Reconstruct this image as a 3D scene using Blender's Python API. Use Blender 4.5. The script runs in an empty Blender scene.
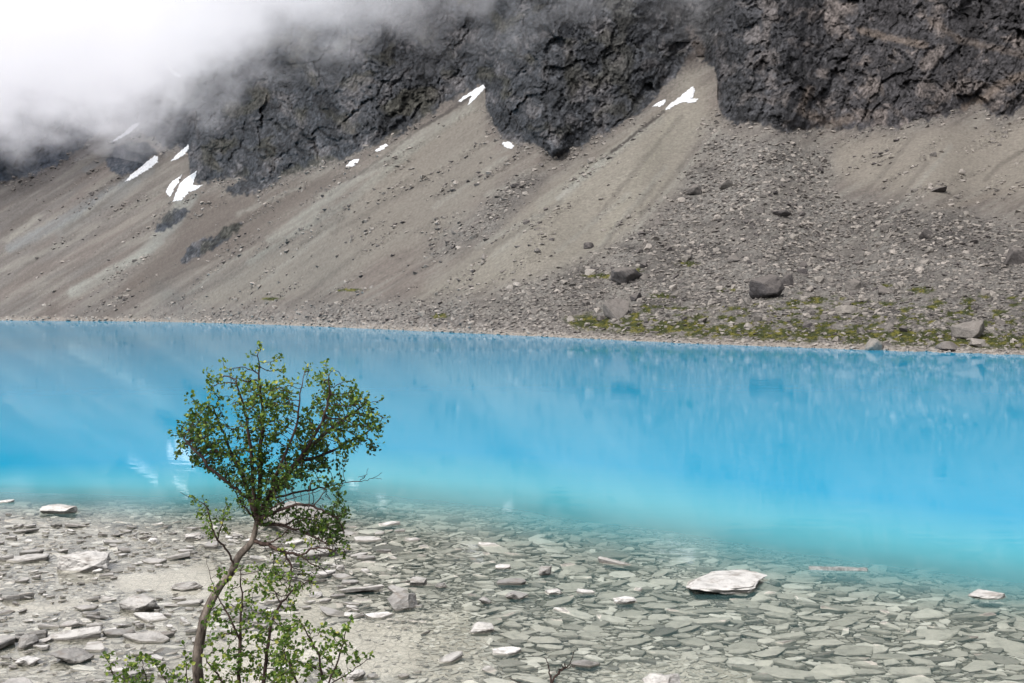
import bpy, bmesh, math, random
import numpy as np
from mathutils import Vector, Matrix, noise as mnoise

# ------------------------------------------------------------------ basics
S = bpy.context.scene
COL = S.collection
rng = np.random.default_rng(7)
random.seed(7)
F, CX, HY, H = 1100.0, 512.0, 316.0, 5.0     # focal length in px, principal column, horizon row, eye height (m)

def at(px, py, d):
    return ((px - CX) / F * d, d, H + (HY - py) / F * d)

def on_z(px, py, z=0.0):
    d = (H - z) * F / (py - HY)
    return ((px - CX) / F * d, d, z)

TONES = random.Random(8)
def link(name, me, mat=None, parent=None):
    o = bpy.data.objects.new(name, me); COL.objects.link(o); tv = TONES.random(); o.color = (tv, tv, tv, 1)
    if mat is not None and not me.materials: me.materials.append(mat)
    if parent is not None: o.parent = parent
    return o

def tag(o, label=None, cat=None, group=None, kind=None):
    if label: o['label'] = label
    if cat: o['category'] = cat
    if group: o['group'] = group
    if kind: o['kind'] = kind
    return o

def empty(name, loc):
    o = bpy.data.objects.new(name, None); COL.objects.link(o); o.location = loc
    o.empty_display_size = 0.2
    return o

def np_mesh(name, verts, faces=None, smooth=True, loops=None, starts=None):
    """verts (n,3); faces (m,k) of one arity, or loops + starts"""
    me = bpy.data.meshes.new(name)
    verts = np.ascontiguousarray(verts, dtype=np.float32)
    if faces is not None:
        faces = np.ascontiguousarray(faces, dtype=np.int32)
        k = faces.shape[1]; loops = faces.ravel(); starts = np.arange(0, len(loops), k, dtype=np.int32)
    me.vertices.add(len(verts)); me.vertices.foreach_set('co', verts.ravel())
    me.loops.add(len(loops)); me.loops.foreach_set('vertex_index', np.asarray(loops, np.int32))
    me.polygons.add(len(starts)); me.polygons.foreach_set('loop_start', np.asarray(starts, np.int32))
    me.update(calc_edges=True)
    me.polygons.foreach_set('use_smooth', np.full(len(starts), smooth))
    me.validate()
    return me

def vcol(me, name, rgb):
    a = me.attributes.new(name, 'FLOAT_COLOR', 'POINT')
    c = np.ones((len(rgb), 4), np.float32); c[:, :3] = rgb
    a.data.foreach_set('color', c.ravel())

def vflt(me, name, v):
    a = me.attributes.new(name, 'FLOAT', 'POINT')
    a.data.foreach_set('value', np.asarray(v, np.float32).ravel())

# ------------------------------------------------------------------ numpy gradient noise
_perm = np.random.default_rng(11).permutation(256).astype(np.int64)
_perm = np.concatenate([_perm, _perm, _perm])
_g = np.random.default_rng(12).normal(size=(256, 3)); _g /= np.linalg.norm(_g, axis=1)[:, None]
def pnoise(x, y, z=None):
    x, y = np.asarray(x, float), np.asarray(y, float)
    z = np.zeros_like(x) if z is None else np.asarray(z, float)
    xi, yi, zi = np.floor(x), np.floor(y), np.floor(z)
    fx, fy, fz = x - xi, y - yi, z - zi
    xi, yi, zi = xi.astype(np.int64) & 255, yi.astype(np.int64) & 255, zi.astype(np.int64) & 255
    u, v, w = [t * t * t * (t * (t * 6 - 15) + 10) for t in (fx, fy, fz)]
    r = 0
    for i in (0, 1):
        for j in (0, 1):
            for k in (0, 1):
                h = _perm[_perm[_perm[(xi + i) & 255] + ((yi + j) & 255)] + ((zi + k) & 255)]
                g = _g[h]
                n = g[..., 0] * (fx - i) + g[..., 1] * (fy - j) + g[..., 2] * (fz - k)
                r = r + n * (u if i else 1 - u) * (v if j else 1 - v) * (w if k else 1 - w)
    return r * 1.5
def fbm(x, y, z=None, o=4, gain=.5):
    r, a = 0, 1.0
    z = np.zeros_like(np.asarray(x, float)) if z is None else z
    for i in range(o):
        r = r + a * pnoise(x * 2**i + 17 * i, y * 2**i + 5 * i, z * 2**i + 3 * i); a *= gain
    return r
def ridged(x, y, z, o=4, gain=.5):
    r, a = 0, 1.0
    for i in range(o):
        r = r + a * (1 - 2 * np.abs(pnoise(x * 2**i + 7 * i, y * 2**i + 3 * i, z * 2**i + 9 * i))); a *= gain
    return r
def worley(u, v, seed=0):
    """nearest cell: (F1, F2, tilted-plane height of the cell, random of the cell)"""
    iu, iv = np.floor(u), np.floor(v)
    f1 = np.full(u.shape, 9.0); f2 = f1.copy(); hgt = np.zeros(u.shape); rn = np.zeros(u.shape)
    T = np.random.default_rng(seed + 100).random((256, 5))
    for i in (-1, 0, 1):
        for j in (-1, 0, 1):
            a, b = iu + i, iv + j
            k = _perm[(_perm[a.astype(np.int64) & 255] + b.astype(np.int64)) & 255]
            dx = u - (a + T[k, 0]); dy = v - (b + T[k, 1]); d = np.hypot(dx, dy)
            near = d < f1
            f2 = np.where(near, f1, np.minimum(f2, d))
            hgt = np.where(near, (T[k, 2] - .5) * 2 * dx + (T[k, 3] - .5) * 2 * dy + (T[k, 4] - .5) * .8, hgt)
            rn = np.where(near, T[k, 4], rn); f1 = np.where(near, d, f1)
    return f1, f2, hgt, rn
def sstep(a, b, x):
    t = np.clip((x - a) / (b - a), 0, 1); return t * t * (3 - 2 * t)
def mix(a, b, t): return a + (b - a) * t

def seg_dist(X, Y, pts):
    best = np.full(np.shape(X), 1e9)
    for (x0, y0), (x1, y1) in zip(pts[:-1], pts[1:]):
        dx, dy = x1 - x0, y1 - y0
        t = np.clip(((X - x0) * dx + (Y - y0) * dy) / (dx * dx + dy * dy + 1e-9), 0, 1)
        best = np.minimum(best, np.hypot(X - x0 - t * dx, Y - y0 - t * dy))
    return best
def in_poly(X, Y, pts):
    r = np.zeros(np.shape(X), bool); n = len(pts)
    for i in range(n):
        x0, y0 = pts[i]; x1, y1 = pts[(i + 1) % n]
        if y0 == y1: continue
        c = ((y0 > Y) != (y1 > Y)) & (X < (x1 - x0) * (Y - y0) / (y1 - y0) + x0)
        r ^= c
    return r
def sd_poly(X, Y, pts):     # positive inside
    d = seg_dist(X, Y, list(pts) + [pts[0]])
    return np.where(in_poly(X, Y, pts), d, -d)

# ------------------------------------------------------------------ shader helpers
class NT:
    def __init__(self, name, mat=True):
        self.m = bpy.data.materials.new(name); self.m.use_nodes = True
        self.t = self.m.node_tree; self.t.nodes.clear()
        self.out = self.t.nodes.new('ShaderNodeOutputMaterial')
    def n(self, kind, **kw):
        nd = self.t.nodes.new('ShaderNode' + kind)
        for k, v in kw.items():
            if k.startswith('i_'):
                nd.inputs[k[2:].replace('_', ' ')].default_value = v
            else: setattr(nd, k, v)
        return nd
    def l(self, a, b): self.t.links.new(a, b)
    def geo(self): return self.n('NewGeometry').outputs['Position']
    def noise(self, vec, scale, detail=4, rough=.55, dim='3D'):
        nd = self.n('TexNoise'); nd.inputs['Scale'].default_value = scale
        nd.inputs['Detail'].default_value = detail; nd.inputs['Roughness'].default_value = rough
        if vec is not None: self.l(vec, nd.inputs['Vector'])
        return nd.outputs['Fac']
    def mapping(self, vec, scale=(1, 1, 1), rot=(0, 0, 0), loc=(0, 0, 0)):
        nd = self.n('Mapping'); self.l(vec, nd.inputs['Vector'])
        nd.inputs['Scale'].default_value = scale; nd.inputs['Rotation'].default_value = rot; nd.inputs['Location'].default_value = loc
        return nd.outputs[0]
    def ramp(self, fac, stops, interp='LINEAR'):
        nd = self.n('ValToRGB'); cr = nd.color_ramp; cr.interpolation = interp
        while len(cr.elements) < len(stops): cr.elements.new(0.5)
        for e, (p, c) in zip(cr.elements, stops):
            e.position = p; e.color = (c, c, c, 1) if not hasattr(c, '__len__') else (*c, 1)
        self.l(fac, nd.inputs[0]); return nd.outputs[0]
    def mixc(self, fac, a, b, mode='MIX'):
        nd = self.n('Mix', data_type='RGBA', blend_type=mode)
        for s, v in ((nd.inputs[0], fac), (nd.inputs[6], a), (nd.inputs[7], b)):
            if isinstance(v, (int, float)): s.default_value = v
            elif isinstance(v, (tuple, list)): s.default_value = (*v, 1)
            else: self.l(v, s)
        return nd.outputs[2]
    def math(self, op, a, b=None, c=None, clamp=False):
        nd = self.n('Math', operation=op); nd.use_clamp = clamp
        for i, v in enumerate((a, b, c)):
            if v is None: continue
            if isinstance(v, (int, float)): nd.inputs[i].default_value = v
            else: self.l(v, nd.inputs[i])
        return nd.outputs[0]
    def attr(self, name):
        return self.n('Attribute', attribute_name=name)
    def bump(self, h, strength, dist, normal=None):
        nd = self.n('Bump'); nd.inputs['Strength'].default_value = strength; nd.inputs['Distance'].default_value = dist
        self.l(h, nd.inputs['Height'])
        if normal is not None: self.l(normal, nd.inputs['Normal'])
        return nd.outputs[0]
    def principled(self, col, rough=.9, normal=None, spec=.3):
        p = self.n('BsdfPrincipled')
        if isinstance(col, tuple): p.inputs['Base Color'].default_value = (*col, 1)
        else: self.l(col, p.inputs['Base Color'])
        if isinstance(rough, (int, float)): p.inputs['Roughness'].default_value = rough
        else: self.l(rough, p.inputs['Roughness'])
        p.inputs['Specular IOR Level'].default_value = spec
        if normal is not None: self.l(normal, p.inputs['Normal'])
        return p
    def surf(self, sh): self.l(sh.outputs[0], self.out.inputs['Surface']); return self.m

# ------------------------------------------------------------------ camera
cam_d = bpy.data.cameras.new('camera'); cam = bpy.data.objects.new('camera', cam_d); COL.objects.link(cam)
cam.location = (0, 0, H); cam.rotation_euler = (math.radians(90), 0, 0)
cam_d.sensor_width = 36; cam_d.lens = F * 36 / 1024; cam_d.shift_y = -(341.5 - HY) / 1024
cam_d.clip_start = .1; cam_d.clip_end = 20000
S.camera = cam

# ------------------------------------------------------------------ light
SUN_EL, SUN_AZ = 48.0, 215.0       # azimuth clockwise from +Y
w = bpy.data.worlds.new('World'); S.world = w; w.use_nodes = True
nt = w.node_tree; nt.nodes.clear()
sky = nt.nodes.new('ShaderNodeTexSky'); sky.sky_type = 'NISHITA'; sky.sun_disc = False
sky.sun_elevation = math.radians(SUN_EL); sky.sun_rotation = math.radians(SUN_AZ)
sky.air_density = 1.0; sky.dust_density = 3.0
hsv = nt.nodes.new('ShaderNodeHueSaturation'); hsv.inputs['Saturation'].default_value = .22
hsv.inputs['Value'].default_value = 1.25
bg = nt.nodes.new('ShaderNodeBackground'); bg.inputs['Strength'].default_value = .15
wo = nt.nodes.new('ShaderNodeOutputWorld')
nt.links.new(sky.outputs[0], hsv.inputs['Color']); nt.links.new(hsv.outputs[0], bg.inputs[0]); nt.links.new(bg.outputs[0], wo.inputs[0])
sd = bpy.data.lights.new('sun', 'SUN'); sd.energy = 2.6; sd.angle = math.radians(6); sd.color = (1, .965, .91)
so = bpy.data.objects.new('sun', sd); COL.objects.link(so)
az = math.radians(SUN_AZ); el = math.radians(SUN_EL)
sdir = Vector((math.sin(az) * math.cos(el), math.cos(az) * math.cos(el), math.sin(el)))
so.rotation_euler = sdir.to_track_quat('Z', 'Y').to_euler()
S.view_settings.view_transform = 'Standard'; S.view_settings.look = 'None'; S.view_settings.exposure = 0
S.render.engine = 'CYCLES'
S.cycles.volume_bounces = 4; S.cycles.max_bounces = 10; S.cycles.transparent_max_bounces = 12
S.cycles.diffuse_bounces = 2
S.cycles.use_denoising = True

# ------------------------------------------------------------------ mountain: shoreline, slope field, depth
SHX = [-420, 0, 150, 225, 300, 430, 560, 700, 850, 1024, 1500]
SHY = [320.0, 320.5, 321.6, 323.4, 325.8, 331.5, 337.5, 344, 349.5, 355, 369]
def shore(px): return np.interp(px, SHX, SHY) 

FOOT = [(-420,200),(-100,190),(0,182),(20,178),(50,166),(75,152),(93,138),(104,124),(112,118),(135,128),(150,136),(165,148),(180,146),(188,152),(191,178),
        (205,183),(225,178),(240,176),(252,188),(262,188),(285,176),(300,171),(330,160),(345,158),(372,145),(400,133),(430,115),(445,102),
        (462,94),(478,84),(486,88),(484.5,106),(492,120),(500,134),(515,145),(535,142),(541,151),(552,158),(562,157),(575,149),(600,135),(620,125),
        (640,112),(655,98),(672,78),(686,64),(700,60),(714,66),(718,82),(717,102),(722,116),(735,124),(770,124),(784,134),(797,131),(830,127),
        (850,130),(900,127),(930,119),(960,111),(972,104),(985,108),(1000,118),(1012,114),(1024,105),(1080,96),(1200,110),(1500,100)]
FX = np.maximum.accumulate(np.array([p[0] for p in FOOT], float)); FY = np.array([p[1] for p in FOOT], float)
OUTCROPS = [[(106,160),(114,148),(130,141),(148,144),(158,152),(150,160),(137,170),(122,176),(110,170)],
            [(155,232),(161,219),(172,210),(186,207),(190,212),(178,222),(166,231)],
            [(180,261),(190,246),(205,236),(215,238),(226,226),(243,222),(241,229),(226,241),(212,250),(196,258),(184,264)],
            [(225,190),(240,180),(262,182),(285,172),(275,182),(255,193),(235,196)]]

kp = np.array([(-420,320,.35),(-420,200,.42),(0,318,.35),(0,250,.40),(0,180,.46),(150,318,.34),(150,250,.40),(150,180,.46),
      (300,322,.28),(300,250,.38),(350,180,.43),(430,325,.22),(500,330,.19),(500,250,.33),(500,130,.43),(600,335,.13),(600,250,.27),(600,160,.42),
      (700,340,.11),(700,280,.19),(700,200,.36),(700,100,.52),(850,345,.10),(850,280,.14),(850,215,.24),(850,150,.45),
      (1000,350,.10),(1000,280,.14),(1000,215,.22),(1000,130,.46),(1500,360,.10),(1500,250,.2),(1500,120,.48)])
def kfield(X, Y):
    num = 0; den = 0
    for (a, b, k) in kp:
        wgt = 1 / (((X - a) / 1.4)**2 + (Y - b)**2 + 300)**1.6
        num = num + wgt * k; den = den + wgt
    return num / den

cols = np.concatenate([np.arange(-420, -40, 8), np.arange(-40, 1065, 1.0), np.arange(1072, 1500, 8)])
rows = np.concatenate([np.arange(376, 358, -2), np.arange(358, -20, -1.0), np.arange(-24, -260, -4)])
PX, PY = np.meshgrid(cols, rows, indexing='ij')                 # (ncol, nrow)
ys = shore(cols); d0 = H * F / (ys - HY)
d0 = d0 + 3.2 * fbm(cols / 24, cols * 0, o=4, gain=.6) * np.interp(cols, [0, 250, 600], [.5, .7, 1]); ys = HY + H * F / d0
foot = np.interp(PX, FX, FY) + 4.5 * fbm(PX / 12, PY / 12, o=3, gain=.7) + 3.0 * fbm(PX / 3.5, PY / 3.5, o=2)
cliff = sstep(-2.2, 2.2, foot - PY)
for P in OUTCROPS:
    cliff = np.maximum(cliff, sstep(-1.5, 1.5, sd_poly(PX, PY, P) + 3 * fbm(PX / 5, PY / 5, o=3)))
K = kfield(PX, PY)
RZ = (HY - PY) / F
k_cl = 1.05 + .35 * fbm(PX / 160, PY / 60, o=2)
foot_s = np.interp(PX, FX, FY)
cl_s = sstep(-4, 10, foot_s - PY)
Keff = mix(K, np.maximum(k_cl, RZ + .35), cl_s)
# left far valley: keep the slope from running away
Keff = np.maximum(Keff, RZ + .22 * sstep(0, .1, RZ) + .02)
logd = np.zeros_like(PX)
for j in range(1, PX.shape[1]):
    a = np.minimum(rows[j - 1], ys); b = np.minimum(rows[j], ys)
    step = (a - b) / F
    kk = .5 * (Keff[:, j] + Keff[:, j - 1]); rm = (HY - .5 * (a + b)) / F
    logd[:, j] = logd[:, j - 1] + step / np.maximum(kk - rm, .06)
D = d0[:, None] * np.exp(logd)
# smooth the depth sideways (gullies stay, spikes go)
from_idx = np.arange(len(cols))
def smooth_cols(A, n):
    w_ = np.hanning(2 * n + 3)[1:-1]; w_ /= w_.sum()
    P_ = np.pad(A, ((n, n), (0, 0)), mode='edge'); r = 0
    for i, ww in enumerate(w_): r = r + ww * P_[i:i + A.shape[0]]
    return r
hsh = np.clip((ys[:, None] - PY) / 40, 0, 1)
D = mix(D, smooth_cols(smooth_cols(D, 26), 12), hsh)
# relief of fans and gullies
def world(D_): return (PX - CX) / F * D_, D_, H + RZ * D_
WX, WY, WZ = world(D)
rel = np.zeros_like(D)
RIDGES = [([(480,92),(400,155),(300,225),(180,290)],14,.030),([(692,95),(640,150),(570,215),(470,300)],28,.035),([(190,178),(160,225),(100,280),(60,305)],12,-.02),
          ([(560,160),(500,220),(430,290)],14,-.028),([(1024,150),(960,215),(900,260)],20,-.01),([(250,190),(215,235),(160,280)],10,.015),
          ([(870,135),(840,190)],26,.02),([(145,170),(60,235),(0,262)],10,-.018)]
for pts, wd, am in RIDGES:
    rel -= am * np.exp(-(seg_dist(PX, PY, pts) / wd)**2) * (1 - cl_s)
sc = sstep(0, 30, ys[:, None] - PY)
rel += .004 * fbm(WX / 40, WY / 40, WZ / 40, o=4) * sc * (1 - cliff)
# cliffs: big buttresses, gullies and broken rock
wu, wv_ = fbm(PX / 30, PY / 30, o=5, gain=.6) * 6, fbm(PX / 30 + 50, PY / 30, o=5, gain=.6) * 6
QX, QY = PX + wu, PY + wv_                      # rock joints: warped and leaning
sx_ = QX * .92 + QY * .38; sy_ = -QX * .38 + QY * .92
big = ridged(sx_ / 62, sy_ / 95, sx_ * 0, o=3)
med = ridged(sx_ / 17 + 9, sy_ / 24, sx_ * 0 + .5, o=4, gain=.62)
fin = ridged(QX / 5.5, QY / 5, QX * 0 + 3.3, o=3, gain=.7)
WO = [worley(sx_ / a, sy_ / b, k) for k, (a, b) in enumerate([(36, 74), (12, 25), (6, 10), (3, 4)])]
fac = sum(am * w_[2] for am, w_ in zip((.010, .0052, .0030, .0018), WO))
rel += cliff * (.25 + .75 * sstep(0, 16, foot_s - PY)) * (-.010 * (big - .6) - .004 * (med - .8) - .0012 * fin + fac)
rel -= .004 * cliff * sstep(0, 8, foot_s - PY)
D = D * np.exp(rel)
# hillocks of the moraine
hum = fbm(WX / 22, WY / 22, o=3) * sstep(2, 30, ys[:, None] - PY) * sstep(200, 300, PY) * sstep(300, 700, PX)
D = D * (1 + .012 * hum)
D = mix(np.maximum.accumulate(D, axis=1), D, sstep(-2, 3, foot_s - PY))
WX, WY, WZ = world(D)
under = PY > ys[:, None]
du = np.maximum(PY - ys[:, None], 0)
DD = d0[:, None] - du * .9
WX = np.where(under, (PX - CX) / F * DD, WX); WY = np.where(under, DD, WY); WZ = np.where(under, -.25 * du, WZ)

def terr(px, py):
    """world position on the mountain at a picture position"""
    px, py = np.asarray(px, float), np.asarray(py, float)
    i = np.clip(np.interp(px, cols, from_idx), 0, len(cols) - 1.001)
    j = np.clip(np.interp(-py, -rows, np.arange(len(rows))), 0, len(rows) - 1.001)
    i0 = i.astype(int); j0 = j.astype(int); fi = (i - i0)[..., None]; fj = (j - j0)[..., None]
    W = np.stack([WX, WY, WZ], -1)
    return (W[i0, j0] * (1 - fi) + W[i0 + 1, j0] * fi) * (1 - fj) + (W[i0, j0 + 1] * (1 - fi) + W[i0 + 1, j0 + 1] * fi) * fj

# ------------------------------------------------------------------ mountain: colours of the ground
def C(r, g, b):   # sRGB 0-255 -> linear
    c = np.array([r, g, b]) / 255.0
    return np.where(c <= .04045, c / 12.92, ((c + .055) / 1.055)**2.4)
ALB = .70       # sunlit picture value -> base colour
q = PY + .58 * PX
streak = fbm(q / 7, PX / 60, o=4)
streak2 = fbm(q / 22 + 9, PX / 150, o=3)
grain = fbm(PX / 2.3, PY / 1.7, o=3, gain=.8)
col = np.zeros(PX.shape + (3,))
base = C(134, 123, 114) * ALB
tan = C(158, 149, 134) * ALB
grey = C(122, 116, 114) * ALB
pink = C(134, 119, 112) * ALB
col[:] = base
def lay(c, m): 
    global col
    col = col * (1 - m[..., None]) + c * m[..., None]
lay(grey, sstep(260, 60, PX) * .8)
lay(pink, sstep(.0, .5, streak2) * .55)
lay(C(112, 101, 96) * ALB, sstep(.1, .5, fbm(q / 12 + 40, PX / 110, o=3)) * .6)
lay(C(148, 142, 132) * ALB, sstep(.0, .45, streak) * .5); lay(C(108, 98, 92) * ALB, sstep(.05, .5, -streak) * .4)
# pale fan in the middle and on the right
fan = sstep(0, 26, sd_poly(PX, PY, [(690,60),(716,80),(722,120),(690,190),(640,250),(560,290),(430,310),(400,300),(500,215),(560,165),(640,115)]))
lay(tan, fan * .75)
fan2 = sstep(0, 22, sd_poly(PX, PY, [(840,130),(930,118),(1000,118),(1060,100),(1500,100),(1500,200),(1024,205),(930,205),(860,195),(800,180),(820,150)]))
lay(C(152, 141, 128) * ALB, fan2 * .85)
fan3 = sstep(0, 12, sd_poly(PX, PY, [(478,88),(486,100),(492,130),(505,150),(500,190),(420,250),(300,300),(200,312),(180,300),(300,230),(400,155)]))
lay(C(142, 133, 122) * ALB, fan3 * .7)
# darker brown apron at the left
lay(C(112, 99, 92) * ALB, sstep(0, 16, sd_poly(PX, PY, [(190,182),(240,190),(330,168),(360,170),(250,250),(150,300),(60,308),(110,285),(165,235)])) * .75)
for pts, wd, c, a in [([(180,203),(164,232),(138,258),(102,278),(72,292)], 5.5, C(160,162,154), .62), ([(196,195),(176,225),(150,250)], 4, C(142,142,136), .6),
        ([(470,108),(430,130),(400,150),(340,190),(270,240)], 4.5, C(158,157,147), .55), ([(455,118),(420,145),(350,200),(250,262)], 4, C(146,144,134), .55),
        ([(606,158),(582,178),(558,198)], 2.6, C(176,174,166), .9), ([(640,130),(612,155),(590,175),(570,188)], 3, C(160,156,145), .7), ([(660,120),(560,190),(540,205)], 5, C(154,150,138), .5),
        ([(135,178),(90,205),(60,222),(10,248)], 5.5, C(134,139,143), .6), ([(150,170),(120,195),(60,232)], 5, C(128,128,126), .6), ([(120,140),(105,158),(85,170)], 3, C(126,128,130), .6),
        ([(1024,185),(960,205),(900,212)], 3, C(150,136,122), .5), ([(670,122),(648,165),(600,240)], 6, C(158,150,134), .5)]:
    dd = seg_dist(PX, PY, pts) + 1.6 * fbm(PX / 8, PY / 8, o=2)
    lay(c * ALB, sstep(wd * 1.5, wd * .3, dd) * min(1, a * 1.2) * (.8 + .5 * streak.clip(-.5, .5)))
for pts, wd, a in [([(470,97),(448,112),(420,128)], 1.6, .9), ([(664,112),(640,130),(625,142),(612,152)], 1.5, .95), ([(420,128),(390,152),(330,195)], 1.2, .5), ([(625,142),(600,160)], 1, .5),
                   ([(540,180),(500,215),(478,235),(455,250)], 9, .35), ([(205,262),(120,300)], 1.5, .3), ([(1024,150),(1000,165),(985,180)], 2, .4)]:
    dd = seg_dist(PX, PY, pts) + 1.2 * fbm(PX / 4, PY / 4, o=2)
    lay(C(88, 80, 76) * ALB, sstep(wd * 1.6, wd * .4, dd) * a)
# rubble field
rub = np.maximum.reduce([sstep(0, 30, sd_poly(PX, PY, [(700,110),(760,122),(840,135),(850,185),(1000,205),(1500,200),(1500,380),(380,380),(180,330),(60,318),(170,300),(330,295),(480,285),(600,240),(660,190)])),
                         .8 * sstep(0, 18, sd_poly(PX, PY, [(520,160),(560,170),(500,240),(440,270),(420,250)]))])
rub = np.clip(rub * (.85 + .6 * fbm(PX / 40, PY / 20, o=3)), 0, 1)
lay(C(146, 140, 135) * ALB, rub * .8)
dk = sstep(-.1, .35, fbm(PX / 70, PY / 22, o=4) + .5 * sstep(0, 20, sd_poly(PX, PY, [(840,215),(920,195),(1100,200),(1100,262),(930,265),(850,240)])) - .1)
lay(C(103, 96, 93) * ALB, rub * dk * .85)
lay(C(160, 148, 142) * ALB, sstep(28, 2, ys[:, None] - PY) * .6 * sstep(100, 400, PX))
# talus and broken blocks along the cliff foot
ft = sstep(14, 0, PY - foot_s + 8 * fbm(PX / 18, PY / 18 + 5, o=3)) * (1 - cliff)
lay(C(118, 110, 106) * ALB, ft * .55); rub = np.maximum(rub, ft * .7)
mid = sstep(-.05, .35, fbm(q / 16 + 60, PX / 70, o=4)) * sstep(20, 120, PX) * (1 - cliff)
rub = np.maximum(rub, .42 * mid)
for i_, (fx_, fy_) in enumerate([(700,130),(560,200),(400,170),(300,200),(120,190),(60,230),(930,150),(650,180),(350,230),(500,170)]):
    for k_ in range(3):
        a_ = fx_ + 22 * math.sin(i_ * 7.3 + k_ * 2.1); b_ = fy_ + 14 * math.cos(i_ * 3.1 + k_ * 4.7); L_ = 60 + 30 * math.sin(i_ + k_); sl_ = .62 + .2 * math.sin(i_ * 1.7 + k_)
        if a_ > 640: sl_ = 1.2
        dd = seg_dist(PX, PY, [(a_, b_), (a_ - L_, b_ + sl_ * L_)]) + 1.8 * fbm(PX / 9, PY / 9 + i_, o=3)
        lay((C(160, 156, 146) if (i_ + k_) % 2 else C(106, 98, 92)) * ALB, sstep(4, .5, dd) * .4)
# speckled stones
w5 = worley(PX / 5 + 2 * grain * .1, PY / 3.2, 9); w6 = worley(PX / 2.6, PY / 1.8, 10)
cobb = (.35 * (w5[3] - .5) + .45 * (w6[3] - .5) - .5 * sstep(.25, 0, w5[1] - w5[0])) * rub
grainf = np.clip(1 + (.16 + .2 * rub[..., None]) * grain[..., None] + .75 * cobb[..., None], .3, 1.8)
col *= grainf
lum = col.mean(-1, keepdims=True); col = (lum + (col - lum) * .66) * np.array([.985, .995, .985]) * 1.03
# moss and low plants
mossn = fbm(PX / 16, PY / 5, o=4)
ms = sd_poly(PX, PY, [(560,318),(640,300),(720,306),(800,292),(900,300),(1100,285),(1500,290),(1500,372),(1024,352),(860,346),(700,340),(640,336),(575,330)])
moss = sstep(-.12, .22, mossn + .62 * np.exp(-((ys[:, None] - PY - 13) / 9)**2) - .12) * sstep(-3, 6, ms) * sstep(3, 6, ys[:, None] - PY)
for (x, y, a, b) in [(600,276,18,3),(634,270,10,2.5),(690,264,11,3),(590,322,12,5),(815,299,14,3),(920,290,14,3.5),(885,286,9,2.5),(700,318,10,4),(660,296,14,3),(270,299,10,1.5),(440,316,8,3),(350,290,14,1.5),(725,290,12,2)]:
    moss = np.maximum(moss, sstep(1.2, .5, np.hypot((PX - x) / a, (PY - y) / b) + .7 * fbm(PX / 6, PY / 3, o=3)))
mosscol = mix(C(70, 76, 44), C(118, 114, 54), sstep(-.1, .4, fbm(PX / 9 + 5, PY / 3, o=2))[..., None]) * ALB
mosscol = mosscol * (1 + .3 * grain[..., None])
col = col * (1 - moss[..., None]) + mosscol * moss[..., None]
# pale washed stones at the water line
rim = sstep(4.6, 1.6, ys[:, None] - PY + 3.2 * fbm(PX / 13, PY / 6, o=4, gain=.65)) * np.interp(PX, [0, 300, 600], [.5, .7, 1])
lay(C(182, 172, 162) * ALB, rim * .85)
# cliffs
cn = fbm(QX / 34, QY / 26, o=4, gain=.6)
ck = fbm(QX / 4.2, QY / 3.4, o=3, gain=.8)
str_ = fbm(sx_ / 16, sy_ / 44 + 4, o=4, gain=.65)
blk = pnoise(np.floor(sx_ / 5 + 1.5 * cn) * .37 + 4, np.floor(sy_ / 8 + 1.5 * str_) * .41)
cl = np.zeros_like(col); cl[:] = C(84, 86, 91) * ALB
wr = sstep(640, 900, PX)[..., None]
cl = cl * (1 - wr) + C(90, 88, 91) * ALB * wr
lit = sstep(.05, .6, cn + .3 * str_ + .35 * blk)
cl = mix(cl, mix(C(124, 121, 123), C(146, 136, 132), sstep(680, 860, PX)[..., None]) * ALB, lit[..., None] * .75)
cl = mix(cl, C(92, 88, 72) * ALB, (sstep(.1, .45, fbm(QX / 40 + 7, QY / 30, o=3)) * .5 * sstep(820, 500, PX))[..., None])
e1, e2, e3, e4 = [sstep(lo, 0, w_[1] - w_[0]) for lo, w_ in zip((.05, .09, .13, .2), WO)]
crack = sstep(.85, 1.0, 1 - np.abs(2.2 * str_))
brk = sstep(-.3, .3, fbm(PX / 25 + 3, PY / 25, o=3))
dkp = sstep(.0, .5, -cn - .1)
cl *= .86 * (.70 + .62 * (.35 * WO[1][3] + .35 * WO[2][3] + .3 * WO[3][3]))[..., None]
cl *= (1 - .55 * e1 * brk)[..., None] * (1 - .55 * e2 * (1 - .5 * brk))[..., None] * (1 - .4 * e3)[..., None] * (1 - .3 * crack)[..., None] * (1 - .4 * dkp)[..., None]
led = pnoise(PX / 34 + .8 * cn, (PY + .28 * PX) / 6.5 + 1.4 * cn); cl *= (1 + .35 * led * sstep(-.2, .3, fbm(PX / 50 + 8, PY / 40, o=2)))[..., None]
cl *= np.clip(1 + .62 * ck + .45 * fbm(PX / 1.9, PY / 2.6, o=2, gain=.8), .3, 2.2)[..., None]
# brownish gullies and ledges in the wall at the right
for pts, wd, a in [([(810,90),(800,110),(830,125),(850,118)], 5, .5), ([(860,30),(890,38),(925,45)], 4, .6), ([(1024,75),(1000,85),(985,98),(965,108)], 5, .7), ([(690,62),(700,50),(690,30)], 6, .35), ([(930,20),(960,40),(1024,55)], 4, .4), ([(700,70),(690,85),(712,95)], 7, .7)]:
    dd = seg_dist(PX, PY, pts) + 2 * fbm(PX / 5, PY / 5, o=2)
    cl = mix(cl, C(134, 121, 112) * ALB * (1 + .3 * ck[..., None]), (sstep(wd * 1.4, wd * .3, dd) * a)[..., None])
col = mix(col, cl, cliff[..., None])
fr = sstep(12, 2, np.abs(foot_s - PY)) * sstep(690, 740, PX) * (1 - cliff)
col *= (1 + .12 * fr[..., None])
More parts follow.
